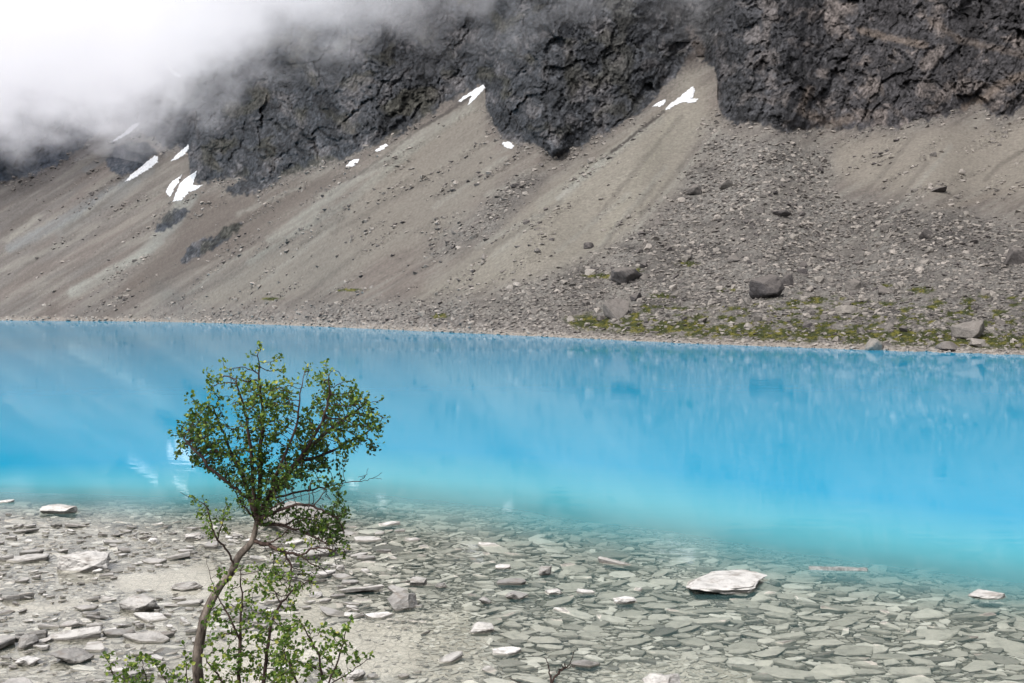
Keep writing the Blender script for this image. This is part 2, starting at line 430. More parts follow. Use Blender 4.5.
# distance haze painted into the far left wall as a bluer colour
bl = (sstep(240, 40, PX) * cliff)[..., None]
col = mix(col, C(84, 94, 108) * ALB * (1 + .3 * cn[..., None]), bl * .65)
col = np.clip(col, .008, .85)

ncol, nrow = PX.shape
V = np.stack([WX, WY, WZ], -1).reshape(-1, 3)
idx = np.arange(ncol * nrow).reshape(ncol, nrow)
quads = np.stack([idx[:-1, :-1], idx[1:, :-1], idx[1:, 1:], idx[:-1, 1:]], -1).reshape(-1, 4)
is_cl = (cliff[:-1, :-1] + cliff[1:, 1:] + cliff[1:, :-1] + cliff[:-1, 1:]).reshape(-1) > 2
RUBV = np.clip(rub, 0, 1).ravel(); COLV = col.reshape(-1, 3)

def rock_mat(name, rough_scale, s1, s2, bump_d, contrast):
    t = NT(name); pos = t.geo()
    a = t.attr('ground_colour').outputs['Color']; rb = t.attr('rubble').outputs['Fac']
    n1 = t.noise(pos, s1, 5, .65); n2 = t.noise(pos, s2, 4, .7)
    vor = t.n('TexVoronoi', feature='F1'); vor.inputs['Scale'].default_value = s2; t.l(pos, vor.inputs['Vector'])
    f = t.ramp(n1, [(.3, 1 - contrast), (.7, 1 + contrast * .9)])
    f2 = t.ramp(vor.outputs['Distance'], [(.0, 1.15), (.55, 1.0), (.9, .62)])
    c = t.mixc(1.0, a, f, 'MULTIPLY'); c2 = t.mixc(rb, c, t.mixc(1.0, c, f2, 'MULTIPLY'))
    hgt = t.math('ADD', t.math('MULTIPLY', n1, .8), t.math('MULTIPLY', n2, .5))
    hgt = t.math('SUBTRACT', hgt, t.math('MULTIPLY', vor.outputs['Distance'], t.math('MULTIPLY', rb, .8)))
    return t.surf(t.principled(c2, .93, t.bump(hgt, 1.0, bump_d), .15))
M_scree = rock_mat('scree_gravel', 1, .55, 1.1, .5, .22)
M_cliff = rock_mat('cliff_rock', 1, .22, .5, 2.2, .45)
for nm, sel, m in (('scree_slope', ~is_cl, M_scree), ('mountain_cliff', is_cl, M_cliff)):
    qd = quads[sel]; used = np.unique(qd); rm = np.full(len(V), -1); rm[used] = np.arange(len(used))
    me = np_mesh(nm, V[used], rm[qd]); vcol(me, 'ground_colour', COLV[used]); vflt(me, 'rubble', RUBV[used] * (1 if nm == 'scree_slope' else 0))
    tag(link(nm, me, m), kind='structure')

# ------------------------------------------------------------------ snow patches
t = NT('old_snow'); pos = t.geo(); n1 = t.noise(pos, .35, 5, .6)
M_snow = t.surf(t.principled(t.ramp(n1, [(.3, (.46, .47, .50)), (.5, (.68, .69, .72)), (.7, (.84, .85, .87))]), .7, t.bump(n1, .5, .5), .3))
SNOW = [([(112,142),(117,138),(124,133),(129,128),(134,124),(140,123),(137,127),(131,132),(124,137),(116,141)], 'ragged snow streak nearest the mist, at the head of the left scree slope'),
        ([(125,182),(131,175),(140,168),(148,161),(155,156),(158,157),(158,162),(151,168),(141,174),(133,179)], 'long snow wedge lying below the small dark outcrop in the left valley'),
        ([(171,161),(176,156),(182,150),(188,145),(189,149),(184,155),(178,159)], 'narrow slanting snow sliver against the left foot of the big cliff'),
        ([(166,192),(170,184),(176,179),(182,175),(180,181),(175,187),(172,194),(170,197)], 'thin curved snow strip just left of the broad forked snow patch'),
        ([(173,202),(176,193),(180,184),(185,179),(192,174),(197,171),(195,178),(193,185),(198,186),(203,185),(196,190),(189,192),(186,196),(182,200)], 'broad forked snow patch at the lower left corner of the big cliff'),
        ([(166,57),(169,60),(173,70),(182,76),(179,78),(172,74),(167,66)], 'faint snow gully half lost in the cloud'),
        ([(345,168),(349,163),(352,160),(359,159),(358,163),(352,167)], 'small snow wedge midway along the cliff foot, lower of two neighbours'),
        ([(375,151),(380,147),(386,144),(389,145),(384,149),(378,152)], 'tiny snow fleck up and right of the small wedge along the cliff foot'),
        ([(458,102),(463,97),(470,93),(477,88),(483,85),(486,88),(480,93),(477,97),(473,101),(468,105),(470,99),(474,94),(467,98),(461,102)], 'split snow streak at the top of the scree cone between the two cliffs'),
        ([(502,144),(505,142),(510,142),(514,146),(512,149),(506,148)], 'small round snow spot tucked under the middle cliff'),
        ([(652,107),(657,103),(662,101),(666,100),(664,104),(660,107),(657,106)], 'little snow scrap left of the largest snow patch on the central scree'),
        ([(664,111),(668,106),(673,102),(680,97),(687,91),(693,86),(695,91),(693,96),(691,99),(698,99),(694,103),(687,103),(683,102),(676,105),(669,109)], 'largest bright snow patch at the head of the central scree fan')]
for P, lab in SNOW:
    P = np.array(P, float); x0, y0 = P.min(0) - 1; x1, y1 = P.max(0) + 1
    gx = np.arange(x0, x1, .4); gy = np.arange(y0, y1, .4)
    GX, GY = np.meshgrid(gx, gy, indexing='ij')
    sdv = sd_poly(GX, GY, [tuple(p) for p in P]) + .95 * fbm(GX / 2.6, GY / 1.6, o=3)
    W = terr(GX, GY); dist = W[..., 1]
    lift = np.clip(sdv + .3, -.6, 2.5) * .35 * dist / F
    W[..., 2] += lift + .0; W[..., 1] -= (lift * 2 + .4); W[..., 0] *= W[..., 1] / dist
    ok = sdv > -.3
    gi = np.arange(GX.size).reshape(GX.shape)
    qd = np.stack([gi[:-1, :-1], gi[1:, :-1], gi[1:, 1:], gi[:-1, 1:]], -1).reshape(-1, 4)
    ok4 = (ok[:-1, :-1] & ok[1:, :-1] & ok[1:, 1:] & ok[:-1, 1:]).ravel()
    qd = qd[ok4]
    if not len(qd): continue
    used = np.unique(qd); rm = np.full(GX.size, -1); rm[used] = np.arange(len(used))
    vv = W.reshape(-1, 3)[used]; cen = vv.mean(0)
    o = link('snow_patch', np_mesh('snow_patch', vv - cen, rm[qd]), M_snow); o.location = cen
    tag(o, lab, 'snow patch', 'snow patches on the mountain')

# ------------------------------------------------------------------ rock shapes
def hull_mesh(pts, bevel=0.0, sub=0, disp=0.0, dscale=3.0, seed=0):
    bm = bmesh.new()
    for p in pts: bm.verts.new(p)
    r = bmesh.ops.convex_hull(bm, input=bm.verts)
    bmesh.ops.delete(bm, geom=[v for v in bm.verts if not v.link_faces], context='VERTS')
    bmesh.ops.dissolve_limit(bm, angle_limit=.12, verts=bm.verts, edges=bm.edges)
    if bevel > 0: bmesh.ops.bevel(bm, geom=list(bm.edges), offset=bevel, segments=1, affect='EDGES', profile=.6)
    bmesh.ops.triangulate(bm, faces=bm.faces)
    for s in range(sub): 
        bmesh.ops.subdivide_edges(bm, edges=[e for e in bm.edges if e.calc_length() > .16], cuts=1, use_grid_fill=True)
        bmesh.ops.triangulate(bm, faces=bm.faces)
    bm.normal_update()
    if disp > 0:
        off = Vector((seed * 3.1, seed * 1.7, 0))
        nv = [v.normal.copy() for v in bm.verts]
        for v, n in zip(bm.verts, nv):
            a = mnoise.noise(v.co * dscale + off) + .5 * mnoise.noise(v.co * dscale * 2.3 + off) + .3 * mnoise.noise(v.co * dscale * 5 + off)
            v.co += n * a * disp
    me = bpy.data.meshes.new('stone'); bm.to_mesh(me); bm.free()
    return me

def slab_points(r, n=8, thick=.22, wedge=.3):
    """flat broken slab, half width 1, thickness about thick"""
    pts = []; a0 = r.uniform(0, 6.28)
    ang = sorted((a0 + (i + r.uniform(-.38, .38)) * 2 * math.pi / n) for i in range(n))
    asp = r.uniform(.5, .85); tilt = r.uniform(-wedge, wedge); ta = r.uniform(0, 6.28)
    for a in ang:
        rr = r.uniform(.62, 1.15); x, y = rr * math.cos(a), rr * math.sin(a) * asp
        top = thick * (1 + tilt * math.cos(a - ta)) * r.uniform(.8, 1.1)
        pts.append((x * .93, y * .93, top)); pts.append((x, y, top * .55)); pts.append((x * .9, y * .9, -thick * .6))
    return pts
def block_points(r, n=16, flat=.7):
    pts = []
    for i in range(n):
        v = Vector((r.gauss(0, 1), r.gauss(0, 1), r.gauss(0, 1))).normalized()
        m = max(abs(v.x), abs(v.y), abs(v.z))
        v = v * (1 / m) ** .55
        pts.append((v.x * .92, v.y * .8, v.z * flat))
    return pts
R = random.Random(5)
SLABS = [hull_mesh(slab_points(R, R.randint(5, 8), R.uniform(.10, .24)), bevel=.016, sub=3, disp=.02, seed=i) for i in range(26)]
BLOCKS = [hull_mesh(block_points(R, R.randint(11, 16), R.uniform(.5, .8)), bevel=.04, sub=3, disp=.045, seed=i + 50) for i in range(14)]
SMALL_S = [hull_mesh(slab_points(R, R.randint(4, 7), R.uniform(.16, .34))) for i in range(24)]
SMALL_B = [hull_mesh(block_points(R, R.randint(8, 11), R.uniform(.55, .85))) for i in range(24)]
def arrays(me):
    v = np.zeros(len(me.vertices) * 3); me.vertices.foreach_get('co', v)
    me.calc_loop_triangles(); f = np.zeros(len(me.loop_triangles) * 3, int); me.loop_triangles.foreach_get('vertices', f)
    return v.reshape(-1, 3), f.reshape(-1, 3)
A_SS = [arrays(m) for m in SMALL_S]; A_SB = [arrays(m) for m in SMALL_B]

def scatter_mesh(name, items, lib, tone=True):
    """items: (x,y,z, sx,sy,sz, rotz, tiltx, tilty, template, tone)"""
    vs, fs, tn = [], [], []; off = 0
    for (x, y, z, sx, sy, sz, rz, tx, ty, k, to) in items:
        v, f = lib[k % len(lib)]
        v = v * (sx, sy, sz)
        c, s = math.cos(tx), math.sin(tx); v = np.stack([v[:, 0], v[:, 1] * c - v[:, 2] * s, v[:, 1] * s + v[:, 2] * c], 1)
        c, s = math.cos(ty), math.sin(ty); v = np.stack([v[:, 0] * c + v[:, 2] * s, v[:, 1], -v[:, 0] * s + v[:, 2] * c], 1)
        c, s = math.cos(rz), math.sin(rz); v = np.stack([v[:, 0] * c - v[:, 1] * s, v[:, 0] * s + v[:, 1] * c, v[:, 2]], 1)
        vs.append(v + (x, y, z)); fs.append(f + off); off += len(v); tn.append(np.full(len(v), to))
    me = np_mesh(name, np.concatenate(vs), np.concatenate(fs), smooth=False)
    vflt(me, 'tone', np.concatenate(tn))
    return me

# ------------------------------------------------------------------ far shore boulders and rubble
def obj_tone(t):
    sc_ = t.n('SeparateColor'); t.l(t.n('ObjectInfo').outputs['Color'], sc_.inputs[0]); return sc_.outputs[0]
Rt = random.Random(99)
def boulder_mat(name, use_attr):
    t = NT(name); pos = t.geo(); n1 = t.noise(pos, 1.3, 6, .65); n2 = t.noise(pos, 5, 4, .7)
    if use_attr: rnd = t.attr('tone').outputs['Fac']
    else: rnd = obj_tone(t)
    c = t.ramp(rnd, [(0, tuple(C(90, 86, 88) * ALB)), (.35, tuple(C(127, 122, 119) * ALB)), (.75, tuple(C(165, 159, 153) * ALB)), (1, tuple(C(200, 191, 184) * ALB))])
    c = t.mixc(1.0, c, t.ramp(n1, [(.3, .65), (.7, 1.25)]), 'MULTIPLY')
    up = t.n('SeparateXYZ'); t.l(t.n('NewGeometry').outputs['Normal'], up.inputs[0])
    c = t.mixc(t.math('MULTIPLY', t.math('MAXIMUM', up.outputs[2], 0.0), .35), c, tuple(C(176, 166, 158) * ALB))  # upward faces mixed paler
    return t.surf(t.principled(c, .92, t.bump(t.math('ADD', n1, n2), .8, .25), .15))
M_bould = boulder_mat('far_boulder', False); M_rubble = boulder_mat('rubble_stone', True)

def add_rock(name, mesh, mat, px, py, wpx, hpx, rz, label, cat, group=None, onwater=False, sink=.25, tilt=(0, 0), z=None):
    if onwater: P = on_z(px, py, 0 if z is None else z); d = P[1]
    else: P = terr(px, py); d = P[1]
    sx = wpx * d / F / 2
    # mesh extents
    n = len(mesh.vertices); v = np.zeros(n * 3); mesh.vertices.foreach_get('co', v); v = v.reshape(-1, 3)
    c, s = math.cos(rz), math.sin(rz)
    vr = np.stack([v[:, 0] * c - v[:, 1] * s, v[:, 0] * s + v[:, 1] * c, v[:, 2]], 1)
    ex = vr[:, 0].max() - vr[:, 0].min(); ez = vr[:, 2].max() - vr[:, 2].min()
    k = wpx * d / F / ex
    depth_h = 0
    if onwater:   # apparent height = standing part + receding top
        need = max(.35, hpx * (.36 if sink == .35 else .62)) * d / F
    else: need = hpx * d / F
    kz = need / (ez * (1 - sink))
    o = link(name, mesh, mat)
    o.scale = (k, k * (.8 if onwater else 1), kz); o.rotation_euler = (tilt[0], tilt[1], rz)
    o.location = (P[0], P[1] + (k * .45 if onwater else 0), P[2] - vr[:, 2].min() * kz - need / (1 - sink) * sink)
    tag(o, label, cat, group)
    return o

def own(me): 
    m = me.copy(); return m
for me_ in BLOCKS + SLABS + SMALL_S + SMALL_B: pass
FAR = [(628,281,34,13,0,.3,'broad dark boulder with yellow moss beside it, above the mid shore'),
       (768,297,34,23,3,.9,'big dark square boulder standing highest on the mossy far bank'),
       (789,285,13,12,2,.2,'dark block leaning behind the big square boulder'),
       (616,318,27,20,5,1.4,'pale boulder with a dark left face near the far waterline'),
       (971,337,36,18,6,2.1,'large rounded pinkish boulder on the moss at the right end of the far shore'),
       (873,350,22,12,7,.4,'pale boulder sitting right on the far waterline'),
       (887,293,19,9,8,1.1,'low boulder with a black underside on the far bank'),
       (846,313,26,8,9,0,'flat light slab lying above the moss belt'),
       (981,346,20,8,10,.3,'small white-topped boulder in front of the large pinkish one'),
       (948,350,24,9,11,.7,'grey boulder between two others at the water edge on the right'),
       (1014,264,24,17,12,.5,'dark upright boulder high at the right edge of the debris field'),
       (929,238,20,10,13,.5,'dark boulder in the dark brown band of debris at the right'),
       (853,290,16,10,1,2.5,'grey boulder with a moss fringe in the middle of the far bank'),
       (760,214,9,8,4,2.2,'lone greenish block on the upper debris field'),
       (782,216,20,6,0,.1,'low dark ledge of rock on the upper debris field'),
       (936,191,18,5,5,.2,'isolated dark slab on the pale fan at the right'),
       (733,262,16,7,11,1.8,'blocky grey boulder on the slope above the mid shore'),
       (697,193,16,9,2,1.0,'tallest block of the boulder cluster on the upper debris cone'),
       (726,188,14,8,6,1.5,'rounded block at the right of the upper boulder cluster'),
       (660,225,12,7,8,.6,'grey block at the left margin of the debris cone'),
       (588,248,11,6,9,.4,'dark block low on the edge of the central scree fan')]
FTONE = [.15,.05,.1,.3,.5,.75,.3,.7,.85,.35,.15,.1,.4,.3,.1,.1,.35,.25,.4,.3,.1]
for (x, y, ww, hh, k, rz, lab), tv in zip(FAR, FTONE):
    o = add_rock('boulder', BLOCKS[k % 14], M_bould, x, y, ww, hh, rz, lab, 'boulder', 'large boulders on the far bank'); o.color = (tv, tv, tv, 1)
for me_ in BLOCKS:
    pass
Rf = random.Random(3)
def rub_at(x, y):
    i = int(np.clip(np.interp(x, cols, from_idx), 0, ncol - 1)); j = int(np.interp(-y, -rows, np.arange(nrow)))
    return rub[i, j], moss[i, j], cliff[i, j]
cnt = 0
while cnt < 270:
    x = Rf.uniform(420, 1022) if Rf.random() < .8 else Rf.uniform(150, 520); y = Rf.uniform(150, 348)
    if y > shore(x) - 3: continue
    rb, mo, cf = rub_at(x, y)
    if rb < .35 or cf > .3: continue
    wpx = Rf.uniform(4.2, 8.5) * (1 + .5 * (Rf.random() ** 4)) * np.interp(y, [150, 340], [.8, 1.15]) * (.6 if x < 400 else 1)
    dark = mo > .3
    add_rock('boulder', BLOCKS[Rf.randrange(14)], M_bould, x, y, wpx, wpx * Rf.uniform(.45, .7), Rf.uniform(0, 6.28),
             'small angular boulder scattered among the rubble of the far slope', 'boulder', 'small boulders in the far debris field', tilt=(Rf.uniform(-.25, .25), Rf.uniform(-.25, .25)))
    cnt += 1
# countless rubble
N = 125000
xs = rng.uniform(-30, 1060, N); ysr = rng.uniform(110, 366, N)
ii = np.clip(np.round(np.interp(xs, cols, from_idx)).astype(int), 0, ncol - 1); jj = np.round(np.interp(-ysr, -rows, np.arange(nrow))).astype(int)
rim_band = (ys[ii] - ysr) < 5
prob = rub[ii, jj]**1.3 * (1 - .75 * moss[ii, jj]) * (1 - cliff[ii, jj]) * np.interp(ysr, [110, 200, 340], [.5, .7, 1]) + .006
prob = np.where(rim_band, np.maximum(prob, np.interp(xs, [0, 400], [.4, .9])), prob)
keep = (rng.random(N) < prob) & (ysr < ys[ii] + .6) & (cliff[ii, jj] < .4)
xs, ysr, rim_band = xs[keep], ysr[keep], rim_band[keep]
W = terr(xs, ysr); sz = (.9 + 3.4 * rng.random(len(xs))**3.0) * np.where(rim_band, .95, 1)
items = []
for p, s, rb_ in zip(W, sz, rim_band):
    k = s * p[1] / F * Rf.uniform(.7, 1.1)
    items.append((p[0], p[1], max(p[2], -.05) + k * .15, k, k * Rf.uniform(.7, 1.1), k * Rf.uniform(.4, .75), Rf.uniform(0, 6.3), Rf.uniform(-.3, .3), Rf.uniform(-.3, .3), Rf.randrange(24), Rf.random()**.8 if not rb_ else Rf.uniform(.75, 1)))
print('far rubble', len(items))
tag(link('slope_rubble', scatter_mesh('slope_rubble', items, A_SB), M_rubble), 'loose grey stones and rubble covering the lower slope above the far shore', 'rubble', kind='stuff')
# moss clumps and low plants on the far bank
N = 26000
xs = rng.uniform(250, 1060, N); ysr = rng.uniform(255, 362, N)
ii = np.clip(np.round(np.interp(xs, cols, from_idx)).astype(int), 0, ncol - 1); jj = np.round(np.interp(-ysr, -rows, np.arange(nrow))).astype(int)
keep = rng.random(N) < moss[ii, jj] * .9
xs, ysr = xs[keep], ysr[keep]; W = terr(xs, ysr)
vs, tn = [], []
for p in W:
    s = Rf.uniform(.5, 1.3) * p[1] / F * .8
    to = Rf.random()
    for b in range(3):
        a = Rf.uniform(0, 6.28); l = Vector((math.cos(a), math.sin(a), 0)) * s * .7; u = Vector((Rf.uniform(-.5, .5), Rf.uniform(-.5, .5), 1)) * s * Rf.uniform(.5, 1)
        c = Vector(p) + Vector((Rf.uniform(-s, s), Rf.uniform(-s, s), -.1 * s))
        vs += [c - l, c + l, c + l * .6 + u, c - l * .5 + u * .9]; tn += [to] * 4
me = np_mesh('moss', np.array(vs), np.arange(len(vs)).reshape(-1, 4), smooth=False); vflt(me, 'tone', tn)
t = NT('moss_and_herbs'); c = t.ramp(t.attr('tone').outputs['Fac'], [(0, tuple(C(40, 46, 30) * .7)), (.5, tuple(C(72, 80, 42) * .75)), (.88, tuple(C(90, 94, 48) * .8)), (1, tuple(C(132, 124, 58) * .8))])
tag(link('moss', me, t.surf(t.principled(c, .9, None, .1))), 'green and yellow moss with low herbs along the far bank', 'moss', kind='stuff')

# ------------------------------------------------------------------ near lake bed
YO_X = [-300, 0, 150, 250, 350, 500, 650, 800, 1024, 1400]
YO_Y = [484, 488, 492, 488, 484, 494, 512, 534, 562, 600]
def depth_at(px, py):
    yo = np.interp(px, YO_X, YO_Y); wd = np.interp(px, [0, 400, 700, 1024], [34, 56, 66, 66])
    u = (yo + wd - py) / wd                      # 0 near, 1 where the bed is lost
    near = .03 + .04 * sstep(250, 700, px) + .03 * sstep(660, 560, py) * sstep(200, 600, px)
    return near + .42 * np.clip(u, 0, None)**1.7 + 1.2 * np.clip(u - 1, 0, None)**1.5
def px_of(X, Y): return CX + F * X / Y, HY + F * H / Y
SILT = [[(300,628),(340,612),(420,612),(470,618),(500,640),(480,683),(330,683),(300,650)], [(100,570),(200,560),(330,585),(340,600),(250,606),(110,590)], [(590,672),(680,650),(760,668),(760,700),(590,700)],
        [(0,602),(60,596),(120,606),(60,618),(0,614)], [(200,640),(330,600),(330,640),(300,700),(180,700)], [(420,610),(470,605),(470,650),(430,660)]]
def silt_at(px, py):
    m = np.full(np.shape(px), -99.0)
    for P in SILT: m = np.maximum(m, sd_poly(px, py, P))
    base = sstep(-8, 10, m + 10 * fbm(np.asarray(px) / 40, np.asarray(py) / 16, o=3))
    return np.clip(np.maximum(base * .95, (.45 + .5 * fbm(px / 30 + 3, py / 9, o=3)) * sstep(360, 200, px)), 0, 1)
def bed_z(X, Y):
    px, py = px_of(X, Y)
    z = -depth_at(px, np.clip(py, 440, 690))
    z = z + .025 * fbm(X / 1.3, Y / 1.3, o=3)
    return z
gy = np.concatenate([[-60, -20, 0, 2, 4, 5, 6, 7, 8, 9, 10, 11, 12, 13, 14], np.arange(14.5, 34, .12), np.arange(34, 60, 1.5)])
gx_n = 420
GXs = np.linspace(-1, 1, gx_n)
BX = GXs[:, None] * (np.abs(gy) * .62 + 6)[None, :]; BY = np.broadcast_to(gy, BX.shape)
bank = np.interp(BY, [-60, 0, 4, 6, 8, 10, 13, 15.2], [5, 3.4, 3.1, 2.75, 1.75, .95, .1, 0])
bzv = bed_z(BX, np.maximum(BY, 14.6))
BZ = np.where(BY < 15.2, bank + bzv + .06 * fbm(BX / 1.1, BY / 1.1, o=3) * sstep(15, 12, BY), bzv)
BZ = np.maximum(BZ, -7)
ppx, ppy = px_of(BX, np.maximum(BY, 14))
silt = silt_at(ppx, ppy)
gi = np.arange(BX.size).reshape(BX.shape)
qd = np.stack([gi[:-1, :-1], gi[1:, :-1], gi[1:, 1:], gi[:-1, 1:]], -1).reshape(-1, 4)
me = np_mesh('lake_bed', np.stack([BX, BY, BZ], -1).reshape(-1, 3), qd); vflt(me, 'silt', silt.ravel())
t = NT('lake_bed_silt'); pos = t.geo(); sl = t.attr('silt').outputs['Fac']
mp = t.mapping(pos, (1, .8, 1))
wn = t.n('TexNoise'); wn.inputs['Scale'].default_value = 1.7; t.l(mp, wn.inputs['Vector'])
wv = t.n('VectorMath', operation='MULTIPLY_ADD'); t.l(wn.outputs['Color'], wv.inputs[0]); wv.inputs[1].default_value = (.5, .5, .5); t.l(mp, wv.inputs[2])
v1 = t.n('TexVoronoi', feature='DISTANCE_TO_EDGE'); v1.inputs['Scale'].default_value = 6; t.l(wv.outputs[0], v1.inputs['Vector'])
v2 = t.n('TexVoronoi', feature='DISTANCE_TO_EDGE'); v2.inputs['Scale'].default_value = 13; t.l(wv.outputs[0], v2.inputs['Vector'])
v3 = t.n('TexVoronoi', feature='F1'); v3.inputs['Scale'].default_value = 6; t.l(wv.outputs[0], v3.inputs['Vector'])
e1 = t.ramp(v1.outputs['Distance'], [(0, 0), (.10, 1)]); e2 = t.ramp(v2.outputs['Distance'], [(0, 0), (.09, 1)])
edge = t.math('MULTIPLY', e1, t.math('ADD', t.math('MULTIPLY', e2, .6), .4))
big = t.noise(pos, .5, 5, .6); fine = t.noise(pos, 25, 4, .7)
stone = t.mixc(t.n('SeparateColor').outputs[0] if False else .5, tuple(C(122, 118, 106) * .8), tuple(C(160, 156, 142) * .8))
cellc = t.n('SeparateColor'); t.l(v3.outputs['Color'], cellc.inputs[0])
stone = t.mixc(cellc.outputs[0], tuple(C(124, 117, 106) * .85), tuple(C(184, 177, 164) * .9))
stone = t.mixc(edge, tuple(C(92, 85, 76) * .8), stone)
siltc = t.mixc(t.ramp(big, [(.35, 0), (.65, 1)]), tuple(C(196, 187, 174) * .93), tuple(C(234, 226, 214) * .95))
siltc = t.mixc(t.math('MULTIPLY', t.math('SUBTRACT', 1.0, edge), .5), siltc, tuple(C(130, 124, 110) * .8))
c = t.mixc(sl, stone, siltc)
c = t.mixc(1.0, c, t.ramp(fine, [(.3, .85), (.7, 1.12)]), 'MULTIPLY')
bh = t.math('MULTIPLY', edge, t.math('SUBTRACT', 1.1, sl))
M_bed = t.surf(t.principled(c, .9, t.bump(bh, .8, .03), .1))
tag(link('lake_bed', me, M_bed), kind='structure')

# ------------------------------------------------------------------ stones of the near shore
def stone_mat(name, use_attr, pale=.5):
    t = NT(name); g = t.n('NewGeometry'); pos = g.outputs['Position']
    sp = t.n('SeparateXYZ'); t.l(pos, sp.inputs[0]); up = t.n('SeparateXYZ'); t.l(g.outputs['Normal'], up.inputs[0])
    n1 = t.noise(pos, 5, 6, .7); n2 = t.noise(pos, 28, 4, .7)
    n3 = t.noise(t.mapping(pos, (1.5, 1.5, 14), (.3, .2, 0)), 2.2, 4, .6)
    rnd = t.attr('tone').outputs['Fac'] if use_attr else obj_tone(t)
    wet = t.ramp(rnd, [(0, tuple(C(136, 130, 122) * .9)), (.2, tuple(C(182, 176, 165) * .94)), (.7, tuple(C(210, 203, 192) * .95)), (1, tuple(C(236, 230, 220) * .96))])
    dry = t.ramp(rnd, [(0, tuple(C(158, 155, 152) * .9)), (.5, tuple(C(204, 200, 196) * .92)), (1, tuple(C(234, 231, 228) * .95))])
    zf = t.math('ADD', sp.outputs[2], t.math('MULTIPLY', t.math('SUBTRACT', n1, .5), .06))
    f = t.ramp(t.math('MULTIPLY_ADD', zf, 10.0, .4), [(.45, 0), (.75, 1)])
    drk = t.ramp(zf if False else t.math('MULTIPLY_ADD', zf, 10.0, .4), [(.44, 1.0), (.5, .6), (.6, .62), (.7, 1.0)])
    c = t.mixc(f, wet, dry)
    c = t.mixc(1.0, c, drk, 'MULTIPLY')
    c = t.mixc(1.0, c, t.ramp(n1, [(.25, .6), (.5, 1.0), (.75, 1.15)]), 'MULTIPLY')
    stain = t.math('MULTIPLY', t.ramp(n3, [(.52, 0), (.66, 1)]), f)
    c = t.mixc(t.math('MULTIPLY', stain, .5), c, tuple(C(128, 112, 98) * .8))
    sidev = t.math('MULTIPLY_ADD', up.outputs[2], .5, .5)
    side = t.mixc(f, t.ramp(sidev, [(.35, .5), (.6, .8), (.85, 1.0)]), t.ramp(sidev, [(.35, .25), (.6, .62), (.85, 1.0)]))  # shade on sides and undersides, put into the stone colour
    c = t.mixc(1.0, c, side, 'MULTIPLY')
    r = t.math('MULTIPLY_ADD', f, .35, .5)
    hgt = t.math('ADD', t.math('ADD', n1, t.math('MULTIPLY', n2, .5)), n3)
    return t.surf(t.principled(c, r, t.bump(hgt, .8, .05), .3))
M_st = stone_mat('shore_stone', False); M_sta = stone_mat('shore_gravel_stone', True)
Rb = random.Random(77)
t = NT('dark_slate'); n_ = t.noise(t.geo(), 9, 5, .7); M_plank = t.surf(t.principled(t.ramp(n_, [(.35, tuple(C(104, 108, 108) * .85)), (.65, tuple(C(170, 174, 172) * .88))]), .8, t.bump(n_, .8, .04), .3))
BLK2 = [hull_mesh(block_points(Rb, Rb.randint(14, 22), Rb.uniform(.5, .8)), bevel=.02, sub=4, disp=.075, dscale=2.2, seed=i + 90) for i in range(14)]
SLB2 = [own(m) for m in SLABS]
PLANK = hull_mesh([(sx * Rb.uniform(.9, 1), sy * Rb.uniform(.07, .2), sz * Rb.uniform(.02, .07)) for sx in (-1, -.4, .3, 1) for sy in (-1, 1) for sz in (-1, 1)], bevel=.02, sub=3, disp=.02, dscale=3, seed=3)
for i, m in enumerate(BLK2): m.name = 'rounded_stone'; m.materials.clear()
